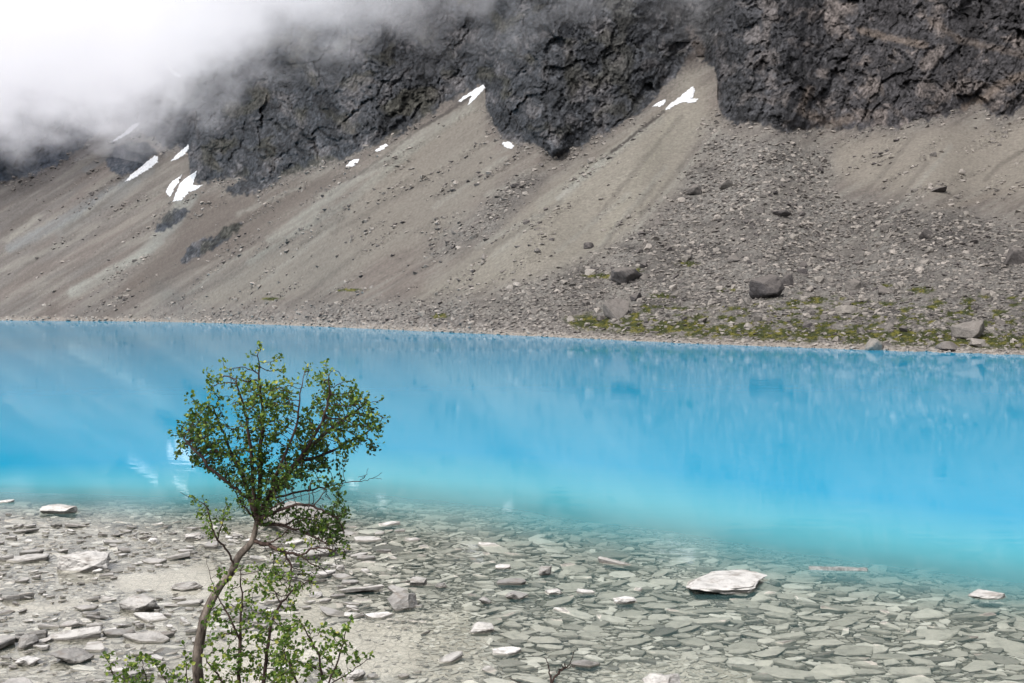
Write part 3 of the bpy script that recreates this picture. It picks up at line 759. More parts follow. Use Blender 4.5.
NEAR = [
 # px, base py, w, h, kind, template, rotz, label
 (722,593,92,15,'b',3,.2,'large pale and brown boulder standing in the turquoise shallows at the right'),
 (842,573,60,9,'p',4,-.12,'long thin plank-like slab breaking the surface at the right'),
 (991,599,36,9,'b',5,.1,'white-topped low boulder near the right edge of the shallows'),
 (297,532,92,42,'b',6,.3,'big pale boulder in the water behind the birch crown'),
 (300,559,70,14,'s',2,.1,'white flat boulder just under the birch crown, in front of the big pale one'),
 (403,609,36,24,'b',8,.8,'angular pale rock right of the birch beside the open silt'),
 (418,586,18,13,'b',9,.3,'small white stone behind the angular pale rock'),
 (379,618,28,9,'s',5,.5,'flat grey slab at the left foot of the angular pale rock'),
 (340,571,9,9,'b',10,0,'little upright pale stone right of the birch trunk'),
 (318,577,34,10,'s',6,-.2,'slanting pale slab reaching right from behind the birch twigs'),
 (315,598,15,8,'b',11,.6,'small white block below the slanting slab'),
 (441,588,12,8,'b',12,0,'rounded white pebble on the dark gravel in the middle'),
 (503,569,16,6,'b',13,0,'small pale stone farthest out in the middle gravel'),
 (511,585,30,9,'s',7,.2,'dark-edged white slab in the middle gravel'),
 (485,604,13,10,'b',0,.4,'upright white stone standing alone in the gravel'),
 (480,633,26,14,'b',1,.1,'white wedge stone on the edge of the silt patch'),
 (517,599,24,10,'b',2,.3,'bright white stone with a broken right end'),
 (507,655,30,11,'s',8,0,'nearly rectangular flat slab on the silt near the bottom'),
 (450,662,26,11,'s',9,.8,'flat pale stone left of the rectangular slab'),
 (555,594,20,7,'b',4,.3,'pale oval stone right of the broken white one'),
 (584,594,19,9,'s',10,0,'squared pale slab in the middle shallows'),
 (545,575,15,13,'b',5,.9,'tilted grey slab standing on edge in the middle shallows'),
 (625,604,24,9,'b',7,.2,'white stone left of the large boulder'),
 (585,667,30,8,'s',11,.1,'dark-rimmed slab near the bottom by the bare twig'),
 (665,690,46,20,'b',8,.5,'white boulder cut by the bottom edge of the picture'),
 (55,514,36,12,'b',9,.2,'pale rock with a dark left corner, farthest out at the left'),
 (4,503,16,5,'s',12,0,'dark low stone at the far left of the waterline'),
 (111,544,24,7,'s',13,.2,'brown flat stone alone in the open shallows at the left'),
 (152,543,10,7,'b',10,0,'small pale stone right of the brown flat one'),
 (78,571,54,26,'b',11,.1,'large rounded boulder with a shaded right side at the left'),
 (22,562,50,13,'s',14,.15,'broad grey slab left of the large rounded boulder'),
 (12,601,30,15,'s',15,.5,'white slanting slab at the left edge'),
 (185,590,32,11,'b',12,.1,'bright white stone left of the birch trunk'),
 (153,564,24,7,'s',16,0,'thin pale slab between the rounded boulder and the birch'),
 (138,611,44,20,'b',13,-.5,'dark tilted slab with a black face left of the birch trunk'),
 (190,606,26,9,'s',17,.2,'brown stone between the dark tilted slab and the trunk'),
 (150,621,36,11,'s',18,0,'pale slab in front of the dark tilted one'),
 (85,610,22,7,'s',19,.1,'light flat stone on the silt at the left'),
 (68,643,58,17,'s',20,.3,'longest slanting slab of the pile at the lower left'),
 (67,663,42,17,'b',0,.2,'brownish rounded block in front of the longest slab'),
 (23,648,20,18,'b',1,.9,'leaning block on the left side of the stone pile'),
 (46,629,24,8,'s',21,.4,'pale wedge on top of the stone pile'),
 (26,665,24,11,'b',2,.5,'white block at the lower left of the stone pile'),
 (145,643,50,13,'s',22,-.1,'broad white slab between the stone pile and the birch'),
 (115,636,32,9,'s',23,.2,'pointed pale slab touching the stone pile'),
 (141,656,22,7,'s',24,0,'small white slab below the broad one'),
 (10,690,38,13,'s',25,.2,'pale slab in the bottom left corner'),
 (128,680,18,14,'b',3,.4,'white stone above the sprouts in the bottom left'),
 (195,539,24,9,'b',4,.1,'pale stone half hidden by the lowest left branch'),
 (330,675,22,13,'b',6,.2,'white stone behind the right hand shrub, left of two'),
 (354,680,24,13,'b',7,.7,'white stone behind the right hand shrub, right of two'),
 (284,672,28,10,'s',3,.1,'pale slab seen through the stems of the middle shrub')]
occ = []
for (x, y, ww, hh, kd, k, rz, lab) in NEAR:
    base_z = .0
    mesh = PLANK if kd == 'p' else BLK2[k % 14] if kd == 'b' else SLB2[k % 26]
    mat_ = M_plank if kd == 'p' else M_st
    Pb = on_z(x, y); zb = float(bed_z(np.array(Pb[0]), np.array(Pb[1])))
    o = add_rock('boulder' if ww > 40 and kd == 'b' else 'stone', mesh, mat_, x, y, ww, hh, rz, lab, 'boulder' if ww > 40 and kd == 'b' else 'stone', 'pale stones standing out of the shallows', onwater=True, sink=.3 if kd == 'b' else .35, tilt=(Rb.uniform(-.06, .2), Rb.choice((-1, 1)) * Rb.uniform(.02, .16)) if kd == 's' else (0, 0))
    if (x, y) == (722, 594): o.color = (.2, .2, .2, 1)
    occ.append((Pb[0], Pb[1], ww * Pb[1] / F / 2 * .8))

# scattered stones: big ones are things, small ones are one mass
cell = {}
def free(x, y, r, f=.86):
    gx_, gy_ = int(x // .5), int(y // .5)
    for a in range(gx_ - 2, gx_ + 3):
        for b in range(gy_ - 2, gy_ + 3):
            for (u, v, s) in cell.get((a, b), ()):
                if (u - x)**2 + ((v - y) * 1.25)**2 < ((r + s) * f)**2: return False
    return True
def put(x, y, r): cell.setdefault((int(x // .5), int(y // .5)), []).append((x, y, r))
for (x, y, r) in occ: put(x, y, min(r, .8))
Rn = random.Random(21); placed = []
for (r0, r1, n, smax) in ((.30, .42, 1500, .45), (.2, .3, 5000, .5), (.13, .2, 14000, .6), (.08, .13, 34000, .85), (.045, .08, 60000, .95), (.026, .045, 90000, 1.0)):
    PXs = np.array([Rn.uniform(-60, 1090) for _ in range(n)]); 
    Ys = np.array([14.4 + 17.5 * Rn.random()**.85 for _ in range(n)]) 
    Xs = (PXs - CX) / F * Ys; pxx, pyy = px_of(Xs, Ys)
    sl_ = silt_at(pxx, pyy); dep = depth_at(pxx, pyy)
    dens = fbm(Xs / 2.2, Ys / 2.2, o=3)
    left = sstep(420, 250, pxx)
    for X, Y, s, dp, px_, dn, lf in zip(Xs, Ys, sl_, dep, pxx, dens, left):
        if s > smax * (1 - .15 * lf) or dp > 1.0: continue
        pr = (.9 if r1 > .05 else .5 - .3 * s) if r1 < .1 else .62 + .9 * dn
        if r0 >= .2: pr *= ((.45 if r0 >= .3 else .6) if px_ > 560 else .28) * (1 - .55 * lf)
        pr *= 1 - .6 * lf
        if Rn.random() > pr: continue
        r = Rn.uniform(r0, r1)
        if free(X, Y, r, .78): put(X, Y, r); placed.append((X, Y, r))
print('near stones', len(placed))
placed.sort(key=lambda p: -p[2] / p[1])
bz = bed_z(np.array([p[0] for p in placed]), np.array([p[1] for p in placed]))
items = []
NBIG = 250
for i, ((X, Y, r), zb) in enumerate(zip(placed, bz)):
    left = CX + F * X / Y < 430
    up = Rn.random() < (.30 if left else .02)
    if i < NBIG:
        me_ = SLB2[Rn.randrange(26)]
        o = link('stone', me_, M_st)
        k = r * 1.12; kz = k * Rn.uniform(.45, .9) * (1.15 if up else 1)
        o.scale = (k * Rn.uniform(.95, 1.25), k * Rn.uniform(.85, 1.05), kz)
        tl = .26 if up else .15
        o.rotation_euler = (Rn.uniform(-tl, tl), Rn.uniform(-tl, tl), Rn.choice((0, math.pi)) + Rn.gauss(0, .45))
        o.location = (X, Y, zb + kz * .05 + .035 if up else min(zb + kz * .05, -.015 - kz * .23))
        if up: tag(o, 'pale flat stone just breaking the surface among the shore stones', 'stone', 'pale flat stones at the water surface')
        else: tag(o, 'flat grey-green slab lying on the bed under clear shallow water', 'stone', 'submerged slabs on the near lake bed')
    else:
        k = r * 1.15; kz = k * Rn.uniform(.4, 1.0) * (1.15 if up else 1)
        items.append((X, Y, zb + kz * .05 + .03 if up else min(zb + kz * .05, -.01 - kz * .28), k * Rn.uniform(.9, 1.3), k * Rn.uniform(.75, 1), kz, Rn.gauss(0, .5) + Rn.choice((0, math.pi)), Rn.uniform(-.22, .22), Rn.uniform(-.22, .22), Rn.randrange(24), Rn.random()))
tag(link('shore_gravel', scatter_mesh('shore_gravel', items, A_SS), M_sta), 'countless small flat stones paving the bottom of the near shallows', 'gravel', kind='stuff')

# ------------------------------------------------------------------ water
wpx = np.arange(-420, 1480, 5.0); wpy = np.concatenate([np.arange(316.8, 330, .6), np.arange(330, 440, 4), np.arange(440, 690, 1.5)])
WPX, WPY = np.meshgrid(wpx, wpy, indexing='ij')
dW = H * F / (WPY - HY); wX = (WPX - CX) / F * dW
dp = depth_at(WPX, np.clip(WPY, 440, 690))
dp = np.maximum(dp + .03 * fbm(wX / 2.5, dW / 2.5, o=3) * sstep(.05, .3, dp), .01)
dp = np.where(WPY < 440, 6, dp)
gi = np.arange(WPX.size).reshape(WPX.shape)
qd = np.stack([gi[:-1, :-1], gi[:-1, 1:], gi[1:, 1:], gi[1:, :-1]], -1).reshape(-1, 4)
me = np_mesh('lake_water', np.stack([wX, dW, 0 * wX], -1).reshape(-1, 3), qd); vflt(me, 'depth', dp.ravel())
t = NT('glacial_water'); g = t.n('NewGeometry'); pos = g.outputs['Position']
dep = t.attr('depth').outputs['Fac']
op = t.math('SUBTRACT', 1.0, t.math('EXPONENT', t.math('MULTIPLY', t.math('ADD', t.math('POWER', dep, 2.0), t.math('MULTIPLY', dep, .10)), -5.5)))
# colour of the glacial flour: turquoise where shallow, azure farther out
tq = t.ramp(t.math('MULTIPLY', dep, .5), [(0, (.30, .62, .58)), (.25, (.15, .52, .59)), (.9, (.020, .405, .66))])
lg = t.noise(t.mapping(pos, (.012, .006, 1)), 1.0, 3, .5)
sepp = t.n('SeparateXYZ'); t.l(pos, sepp.inputs[0])
farf = t.ramp(t.math('MULTIPLY', sepp.outputs[1], .004), [(.1, 0), (.7, 1)])
tq = t.mixc(farf, tq, (.006, .27, .46))
tq = t.mixc(t.ramp(lg, [(.35, .0), (.65, .45)]), tq, (.008, .35, .64))
dif = t.n('BsdfDiffuse'); t.l(tq, dif.inputs['Color'])
trn = t.n('BsdfTransparent'); tint = t.ramp(dep, [(0, (.985, .99, .985)), (.09, (.945, .97, .955)), (.25, (.89, .965, .955)), (.8, (.72, .94, .94))]); t.l(tint, trn.inputs['Color'])
body = t.n('MixShader'); t.l(op, body.inputs[0]); t.l(trn.outputs[0], body.inputs[1]); t.l(dif.outputs[0], body.inputs[2])
w1 = t.noise(t.mapping(pos, (1.0, 2.2, 1)), .9, 3, .5); w2 = t.noise(t.mapping(pos, (1, 2.5, 1)), 5, 3, .55); w3 = t.noise(t.mapping(pos, (1, 1.6, 1)), .16, 2, .5)
hgt = t.math('ADD', t.math('ADD', t.math('MULTIPLY', w1, .55), t.math('MULTIPLY', w2, .035)), t.math('MULTIPLY', w3, 1.2))
wp = t.ramp(t.noise(t.mapping(pos, (.02, .035, 1)), 1.0, 3, .55), [(.38, .3), (.62, 1.2)])
w4 = t.noise(t.mapping(pos, (.55, 1.5, 1)), .95, 2, .5)
nrm = t.bump(t.math('MULTIPLY', t.math('ADD', hgt, t.math('MULTIPLY', w4, .75)), wp), .04, .12)
gl = t.n('BsdfGlossy'); gl.inputs['Roughness'].default_value = .008; t.l(nrm, gl.inputs['Normal']); gl.inputs['Color'].default_value = (1, 1, 1, 1)
fr_ = t.n('Fresnel'); fr_.inputs['IOR'].default_value = 1.33; t.l(nrm, fr_.inputs['Normal'])
ffac = t.math('MULTIPLY', t.math('MINIMUM', fr_.outputs[0], .85), .74)
fin_ = t.n('MixShader'); t.l(ffac, fin_.inputs[0]); t.l(body.outputs[0], fin_.inputs[1]); t.l(gl.outputs[0], fin_.inputs[2])
M_water = t.surf(fin_)
tag(link('lake_water', me, M_water), kind='structure')
# deep floor so the ground is one closed sheet out to the far shore
me = np_mesh('lake_floor', np.array([(-1500, 50, -6.5), (1500, 50, -6.5), (1500, 5000, -6.5), (-1500, 5000, -6.5)], float), np.array([[0, 1, 2, 3]]))
tag(link('lake_floor', me, M_bed), kind='structure')
me.attributes.new('silt', 'FLOAT', 'POINT')

# ------------------------------------------------------------------ woody plants
def tubes(paths, sides=6):
    """paths: list of (points (n,3), radii (n,))"""
    vs, fs, off = [], [], 0
    ang = np.arange(sides) * 2 * np.pi / sides
    for P, r in paths:
        P = np.asarray(P, float); r = np.asarray(r, float)
        T = np.gradient(P, axis=0); T /= np.linalg.norm(T, axis=1)[:, None] + 1e-9
        ref = np.array([0.3, 1, .1]); ref /= np.linalg.norm(ref)
        U = np.cross(T, ref); U /= np.linalg.norm(U, axis=1)[:, None] + 1e-9; Wd = np.cross(T, U)
        ring = P[:, None, :] + r[:, None, None] * (np.cos(ang)[None, :, None] * U[:, None, :] + np.sin(ang)[None, :, None] * Wd[:, None, :])
        n = len(P); vs.append(ring.reshape(-1, 3)); i = np.arange(n * sides).reshape(n, sides) + off
        a, b = i[:-1], i[1:]
        fs.append(np.stack([a, np.roll(a, -1, 1), np.roll(b, -1, 1), b], -1).reshape(-1, 4)); off += n * sides
    return np.concatenate(vs), np.concatenate(fs)

def smooth_path(pts, n=6):
    P = np.array(pts, float); t_ = np.arange(len(P)); tt = np.linspace(0, len(P) - 1, (len(P) - 1) * n + 1)
    # Catmull-Rom
    out = []
    for s in tt:
        i = min(int(s), len(P) - 2); f = s - i
        p0 = P[max(i - 1, 0)]; p1 = P[i]; p2 = P[i + 1]; p3 = P[min(i + 2, len(P) - 1)]
        out.append(.5 * ((2 * p1) + (-p0 + p2) * f + (2 * p0 - 5 * p1 + 4 * p2 - p3) * f * f + (-p0 + 3 * p1 - 3 * p2 + p3) * f**3))
    return np.array(out)

def wood_mat(name, c0, c1, s=30):
    t = NT(name); pos = t.geo(); n1 = t.noise(t.mapping(pos, (1, 1, .35)), s, 5, .7); n2 = t.noise(pos, 9, 3, .6)
    c = t.mixc(t.ramp(n1, [(.35, 0), (.65, 1)]), c0, c1); c = t.mixc(t.ramp(n2, [(.35, .6), (.65, 0)]), c, tuple(np.array(c0) * .45))
    return t.surf(t.principled(c, .85, t.bump(n1, .8, .01), .2))
M_trunk = wood_mat('birch_bark', tuple(C(50, 42, 39)), tuple(C(160, 148, 138)), 26)
M_twig = wood_mat('dark_twig_bark', tuple(C(44, 34, 32)), tuple(C(96, 80, 74)), 40)
t = NT('birch_leaf'); tn_ = t.attr('tone').outputs['Fac']
c = t.ramp(tn_, [(0, tuple(C(48, 68, 28))), (.4, tuple(C(80, 110, 42))), (.75, tuple(C(136, 156, 66))), (1, tuple(C(186, 182, 98)))])
c = t.mixc(1.0, c, t.ramp(t.noise(t.geo(), 60, 2), [(.3, .8), (.7, 1.1)]), 'MULTIPLY')
pl = t.principled(c, .5, None, .35); tr = t.n('BsdfTranslucent'); t.l(t.mixc(1.0, c, (1.25, 1.3, .6), 'MULTIPLY'), tr.inputs['Color'])
mx = t.n('MixShader'); mx.inputs[0].default_value = .32; t.l(pl.outputs[0], mx.inputs[1]); t.l(tr.outputs[0], mx.inputs[2])
M_leaf = t.surf(mx)

def colonise(start, parents, attr, step=.03, infl=.35, kill=.05, iters=220, jitter=.25, seed=0):
    """space colonisation: nodes grow towards attraction points"""
    r = np.random.default_rng(seed)
    nodes = [np.array(p, float) for p in start]; par = list(parents)
    A = np.array(attr, float); N = np.array(nodes)
    near = np.full(len(A), -1); nd = np.full(len(A), 1e9)
    for i in range(len(nodes)):
        d = np.linalg.norm(A - N[i], axis=1); m = d < nd; nd[m] = d[m]; near[m] = i
    alive = np.ones(len(A), bool); grown = {}
    for it in range(iters):
        act = alive & (nd < infl)
        if not act.any(): break
        new = []
        for k in np.unique(near[act]):
            sel = act & (near == k); v = A[sel] - nodes[k]; v /= np.linalg.norm(v, axis=1)[:, None] + 1e-9
            g = v.mean(0) + r.normal(0, jitter, 3) * .6 + np.array([0, 0, .1]); g /= np.linalg.norm(g) + 1e-9
            if grown.get(k, 0) > 4: 
                near[sel] = k; nd[sel] = 1e8; continue
            grown[k] = grown.get(k, 0) + 1
            new.append((k, nodes[k] + g * step))
        if not new: break
        for k, p in new:
            i = len(nodes); nodes.append(p); par.append(int(k))
            d = np.linalg.norm(A - p, axis=1); m = d < nd; nd[m] = d[m]; near[m] = i
        alive &= nd > kill
    return np.array(nodes), np.array(par)

def leaves_mesh(name, spots, size=(.016, .028), seed=1, out=None):
    r = np.random.default_rng(seed); vs = []; tn = []
    shape = np.array([(0, 0, 0), (.30, -.34, .05), (.62, -.36, .06), (1, 0, -.04), (.62, .36, .06), (.30, .34, .05), (.5, 0, -.03)])
    F6 = [(0, 1, 6, 5), (1, 2, 6, 6), (2, 3, 4, 6), (6, 4, 5, 5)]
    quads_ = []; off = 0
    for p, dirv in spots:
        s = r.uniform(*size)
        x = np.array(dirv) + r.normal(0, .6, 3); x /= np.linalg.norm(x)
        nrm = np.array([r.normal(0, .55), r.normal(-.35, .5), r.normal(.8, .5)]); y = np.cross(nrm, x); y /= np.linalg.norm(y) + 1e-9; z = np.cross(x, y)
        sh = shape * s * (1, r.uniform(.9, 1.15), 1)
        vs.append(np.asarray(p) + sh[:, :1] * x + sh[:, 1:2] * y + sh[:, 2:] * z)
        quads_ += [(off, off + 1, off + 6), (off, off + 6, off + 5), (off + 1, off + 2, off + 6), (off + 2, off + 3, off + 6), (off + 3, off + 4, off + 6), (off + 4, off + 5, off + 6)]
        off += 7; hh = 0 if out is None else out(p)
        tn += [float(np.clip(r.beta(1.6, 3.0) + hh, 0, 1))] * 7
    me = np_mesh(name, np.concatenate(vs), np.array(quads_), smooth=False); vflt(me, 'tone', tn)
    return me

def poly_attr(poly, n, D0, thick, r, dens=None):
    P = np.array(poly, float); x0, y0 = P.min(0); x1, y1 = P.max(0); out = []
    while len(out) < n:
        X = r.uniform(x0, x1, 400); Y = r.uniform(y0, y1, 400); s = sd_poly(X, Y, poly)
        for x, y, sd_ in zip(X, Y, s):
            if sd_ < 0: continue
            h = min(thick, .05 * math.sqrt(sd_ + 1))
            out.append(at(x, y, D0 + r.uniform(-h, h)))
    return out[:n]

def children_of(par):
    ch = [[] for _ in par]
    for i, p in enumerate(par):
        if p >= 0: ch[p].append(i)
    return ch

def radii(par, tip=.0016, e=2.3, cap=.05):
    n = len(par); r = np.zeros(n)
    for i in range(n - 1, -1, -1):
        if r[i] == 0: r[i] = tip**e
        if par[i] >= 0: r[par[i]] += r[i]
    return np.minimum(r**(1 / e), cap)

def paths_from(nodes, par, rad, owner=None, want=None, start_n=0):
    ch = children_of(par); out = []
    n = len(nodes)
    for i in range(n):
        if i < start_n and par[i] < 0: pass
        # a path starts at each child that is not the thickest of its parent
        p = par[i]
        if p < 0: first = True
        else: first = (max(ch[p], key=lambda c: rad[c]) != i)
        if not first or (want is not None and owner[i] != want and not (p >= 0 and owner[i] == want)): continue
        seq = [p, i] if p >= 0 else [i]
        k = i
        while ch[k]:
            k = max(ch[k], key=lambda c: rad[c]); seq.append(k)
        if len(seq) < 2: continue
        P = nodes[seq]; rr = rad[seq].copy()
        if p >= 0: rr[0] = min(rr[0], rr[1] * 1.25)
        rr = rr * np.linspace(1, .9, len(rr)); out.append((P, rr))
    return out

# ---- the mountain birch
rt = np.random.default_rng(33)
D0 = 6.0
TR = [(190,716,0),(198,683,0),(197,660,-.02),(201,634,-.02),(206,612,0),(220,586,.03),(231,573,.04),(239,556,.05),(252,541,.04),(257,520,.02)]
TR = [at(a, b, D0 + c) for a, b, c in TR]
tr_p = smooth_path(TR, 5)
tr_r = np.interp(np.linspace(0, 1, len(tr_p)), [0, .12, .3, .55, .8, 1], [.035, .029, .026, .022, .019, .013])
tr_r *= 1 + .07 * np.array([mnoise.noise(Vector(p) * 9) for p in tr_p])
MAINS = [   # limbs of the crown in picture columns/rows with a depth offset
 [(257,520,.02),(250,500,.06),(243,478,.1),(232,455,.16),(222,430,.2),(212,405,.2)],
 [(257,520,.02),(254,498,-.02),(252,470,-.05),(250,440,-.1),(243,405,-.12),(236,380,-.14)],
 [(257,520,.02),(259,490,.0),(260,455,.02),(262,415,.04),(259,380,.02),(258,352,.0)],
 [(257,520,.02),(268,500,.05),(282,480,.1),(298,462,.16),(318,440,.2),(345,418,.2),(365,405,.22)],
 [(268,500,.05),(275,478,-.05),(286,452,-.12),(296,425,-.16),(300,395,-.18),(305,372,-.16)],
 [(282,480,.1),(300,458,.0),(318,430,-.06),(328,400,-.1),(330,372,-.12)],
 [(257,520,.02),(275,512,-.08),(296,505,-.14),(318,508,-.16),(338,520,-.16),(345,535,-.14)],
 [(250,500,.06),(232,486,-.02),(212,470,-.08),(195,450,-.1),(184,438,-.1)],
 [(257,520,.02),(244,508,-.06),(237,494,-.12),(230,484,-.16)],
 [(262,516,.0),(282,502,-.18),(306,494,-.26),(330,488,-.3)],
 [(257,524,.02),(284,526,-.02),(308,534,-.04),(328,545,-.06)],
 [(284,526,-.02),(300,518,.1),(325,525,.2),(342,540,.22)],
 [(232,455,.16),(214,450,.2),(196,430,.22),(190,415,.2)],
 [(298,462,.16),(330,452,.25),(352,440,.28),(372,430,.26)],
 [(268,500,.05),(300,492,.1),(330,486,.12),(345,482,.12)]]
crown_poly = [(178,436),(186,415),(200,398),(206,382),(222,371),(238,380),(250,370),(262,366),(272,376),(286,369),(298,380),(312,375),(326,374),(336,388),(352,386),(364,396),(374,410),(380,424),(368,434),
              (378,450),(362,462),(345,462),(338,474),(352,486),(344,500),(350,515),(344,532),(333,548),(312,540),(296,532),(272,530),(252,526),(240,512),(228,495),(210,482),(192,468),(182,452)]
starts, par, owner = [], [], []
for li, L in enumerate(MAINS):
    P = smooth_path([at(a, b, D0 + c) for a, b, c in L], 5)
    P += rt.normal(0, .003, P.shape)
    prev = -1
    if li: 
        k = int(np.argmin([np.linalg.norm(np.array(s) - P[0]) for s in starts])); prev = k; P = P[1:]
    for p in P:
        starts.append(p); par.append(prev); prev = len(starts) - 1; owner.append(li)
LOBES = [([(178,436),(186,414),(203,401),(222,408),(232,430),(231,460),(242,488),(216,480),(192,462)], 620, .08, .26),
 ([(206,386),(222,374),(240,382),(257,362),(272,376),(285,369),(296,385),(291,420),(272,450),(254,470),(240,440),(225,412),(210,400)], 850, -.06, .30),
 ([(300,384),(314,374),(326,376),(338,392),(352,386),(364,397),(374,412),(382,424),(366,434),(378,450),(352,457),(328,470),(296,478),(280,470),(292,440),(303,410)], 1150, .12, .32),
 ([(232,446),(262,440),(298,446),(304,470),(292,492),(250,494),(238,478)], 420, -.05, .3),
 ([(256,470),(300,468),(330,478),(345,486),(300,486),(262,492)], 120, 0, .3)]
att = []
for pl_, n_, do_, th_ in LOBES: att += poly_attr(pl_, n_, D0 + do_, th_, rt)
for k in range(34):      # stray shoots beyond the outline
    P_ = LOBES[k % 3][0]; v_ = P_[rt.integers(len(P_))]; ux, uy = v_[0] - 280, v_[1] - 440; ul = math.hypot(ux, uy)
    if uy > 25: continue
    ln = rt.uniform(3, 13 if ux < 60 else 6); dz_ = rt.normal(0, .12); jx, jy = rt.normal(0, 6, 2)
    for q_ in range(4): att.append(at(v_[0] + jx + ux / ul * ln * q_ / 3, v_[1] + jy * .5 + uy / ul * ln * q_ / 3 - 1.5 * q_, D0 + dz_))
att = [p for p in att if fbm(np.array([p[0] * 4.2]), np.array([p[1] * 3.2]), np.array([p[2] * 4.2]), o=2)[0] > -.11]
att += poly_attr([(233,494),(262,486),(300,504),(334,490),(352,512),(343,532),(330,549),(318,536),(300,530),(284,520),(262,528),(246,518)], 430, D0, .34, rt)
for (x, y) in [(258,343),(220,360),(232,366),(244,364),(283,355),(272,366),(307,362),(326,361),(340,372),(353,376),(369,394),(208,370),(192,390),(178,434),(381,424)]:
    for k in range(6): att.append(at(x + rt.normal(0, 1), y + 5 * k, D0 + rt.normal(0, .03)))
nodes, par = colonise(starts, par, att, step=.022, infl=.16, kill=.030, seed=2, iters=400)
own_ = np.zeros(len(nodes), int); own_[:len(owner)] = owner
for i in range(len(owner), len(nodes)): own_[i] = own_[par[i]]
rad = radii(par, .0018, 2.25, .022)
print('birch nodes', len(nodes))
tree = empty('mountain_birch', tuple(at(190, 716, D0)))
tag(tree, 'small crooked mountain birch leaning right on the near shore, with pale trunk', 'tree')
toff = np.array(tree.location)
# left bare limb, right tangle, lower twigs grow straight from the trunk
def part(name, vf, mat, parent, offs, smooth=True):
    me = np_mesh(name, vf[0] - offs, vf[1], smooth); return link(name, me, mat, parent)
part('trunk', tubes([(tr_p, tr_r)], 12), M_trunk, tree, toff)
allp = paths_from(nodes, par, rad)
limb_paths = {}
ch = children_of(par)
# group paths by limb: a path belongs to the owner of its second node
def owner_of(P):
    k = int(np.argmin(((nodes - P[1])**2).sum(1))); return own_[k]
for P, r in allp: limb_paths.setdefault(owner_of(P), []).append((P, r))
for li, ps in limb_paths.items(): part('branch', tubes(ps, 5), M_twig, tree, toff)
spots = []
tips = np.array([i for i in range(len(nodes)) if i >= len(owner)])
depth_from_tip = np.zeros(len(nodes), int)
for i in range(len(nodes) - 1, -1, -1):
    if par[i] >= 0: depth_from_tip[par[i]] = max(depth_from_tip[par[i]], depth_from_tip[i] + 1)
cc = np.array(at(280, 430, D0))
for i in range(len(nodes)):
    if i < len(owner) and depth_from_tip[i] > 2: continue
    if depth_from_tip[i] > 7: continue
    g = nodes[i] - nodes[par[i]] if par[i] >= 0 else np.array([0, 0, 1.])
    g = g / (np.linalg.norm(g) + 1e-9)
    pxn = CX + F * nodes[i][0] / nodes[i][1]; pyn = HY - F * (nodes[i][2] - H) / nodes[i][1]
    if pxn > 352 and pyn > 468: continue
    if ((pxn - 305) / 27)**2 + ((pyn - 497) / 12)**2 < 1 and rt.random() < .88: continue
    k = 7 if depth_from_tip[i] == 0 else (4 if rt.random() < .7 else 1)
    cl_ = fbm(np.array([nodes[i][0] * 6]), np.array([nodes[i][1] * 6]), np.array([nodes[i][2] * 6]), o=2)[0]
    if cl_ < -.33 and depth_from_tip[i] > 0: continue
    for q_ in range(k): spots.append((nodes[i] + rt.normal(0, .012, 3), g + rt.normal(0, .5, 3)))
print('leaves', len(spots))
lm = leaves_mesh('crown', spots, (.012, .026), 4, out=lambda p: .28 * float(np.clip((p[2] - cc[2]) / .45, -.5, 1)) - .04)  # higher leaves toned lighter: sunlight on the crown put into leaf colour
lm.transform(Matrix.Translation(-Vector(toff)))
link('crown', lm, M_leaf, tree)

def twiggy(base_pts, polys, natt, D, seed, thick=.15, tip=.0012, step=.022, infl=.3, kill=.035, leafp=.8, leaf=(.012, .022), leaf_filter=None, cap=.012):
    """woody shoots from a few base strokes plus attraction regions; returns (wood paths, leaf spots)"""
    r = np.random.default_rng(seed); st, pa = [], []
    for L in base_pts:
        P = smooth_path([at(a, b, D + c) for a, b, c in L], 5); P += r.normal(0, .003, P.shape); prev = -1
        if st:
            dd = [np.linalg.norm(np.array(s) - P[0]) for s in st]; k = int(np.argmin(dd))
            if dd[k] < .03: prev = k; P = P[1:]
        for p in P: st.append(p); pa.append(prev); prev = len(st) - 1
    A = []
    for poly, n in zip(polys, natt): A += poly_attr(poly, n, D, thick, r)
    nd_, pr = colonise(st, pa, A, step=step, infl=infl, kill=kill, seed=seed)
    rd = radii(pr, tip, 2.1, cap); pth = paths_from(nd_, pr, rd)
    dt = np.zeros(len(nd_), int)
    for i in range(len(nd_) - 1, -1, -1):
        if pr[i] >= 0: dt[pr[i]] = max(dt[pr[i]], dt[i] + 1)
    sp = []
    for i in range(len(nd_)):
        if dt[i] > 5 or r.random() > leafp: continue
        x_, y_ = CX + F * nd_[i][0] / nd_[i][1], HY - F * (nd_[i][2] - H) / nd_[i][1]
        if leaf_filter and not leaf_filter(x_, y_): continue
        g = nd_[i] - nd_[pr[i]] if pr[i] >= 0 else np.array([0, 0, 1.])
        g = g / (np.linalg.norm(g) + 1e-9)
        for _ in range(4 if dt[i] else 6): sp.append((nd_[i] + r.normal(0, .007, 3), g + r.normal(0, .5, 3)))
    return pth, sp
# low left limb
pth, sp = twiggy([[(234,566,.03),(226,548,.0),(218,540,-.02),(212,525,-.05),(207,508,-.08),(195,499,-.1),(180,492,-.1)], [(218,540,-.02),(222,520,.02),(227,500,.04)], [(210,520,-.05),(203,500,0)]],
                 [[(188,500),(200,498),(222,510),(232,505),(232,535),(205,540),(196,520)]], [70], D0, 5, leafp=.75, leaf_filter=lambda x, y: x > 190)
part('branch', tubes(pth, 5), M_twig, tree, toff); extra = sp
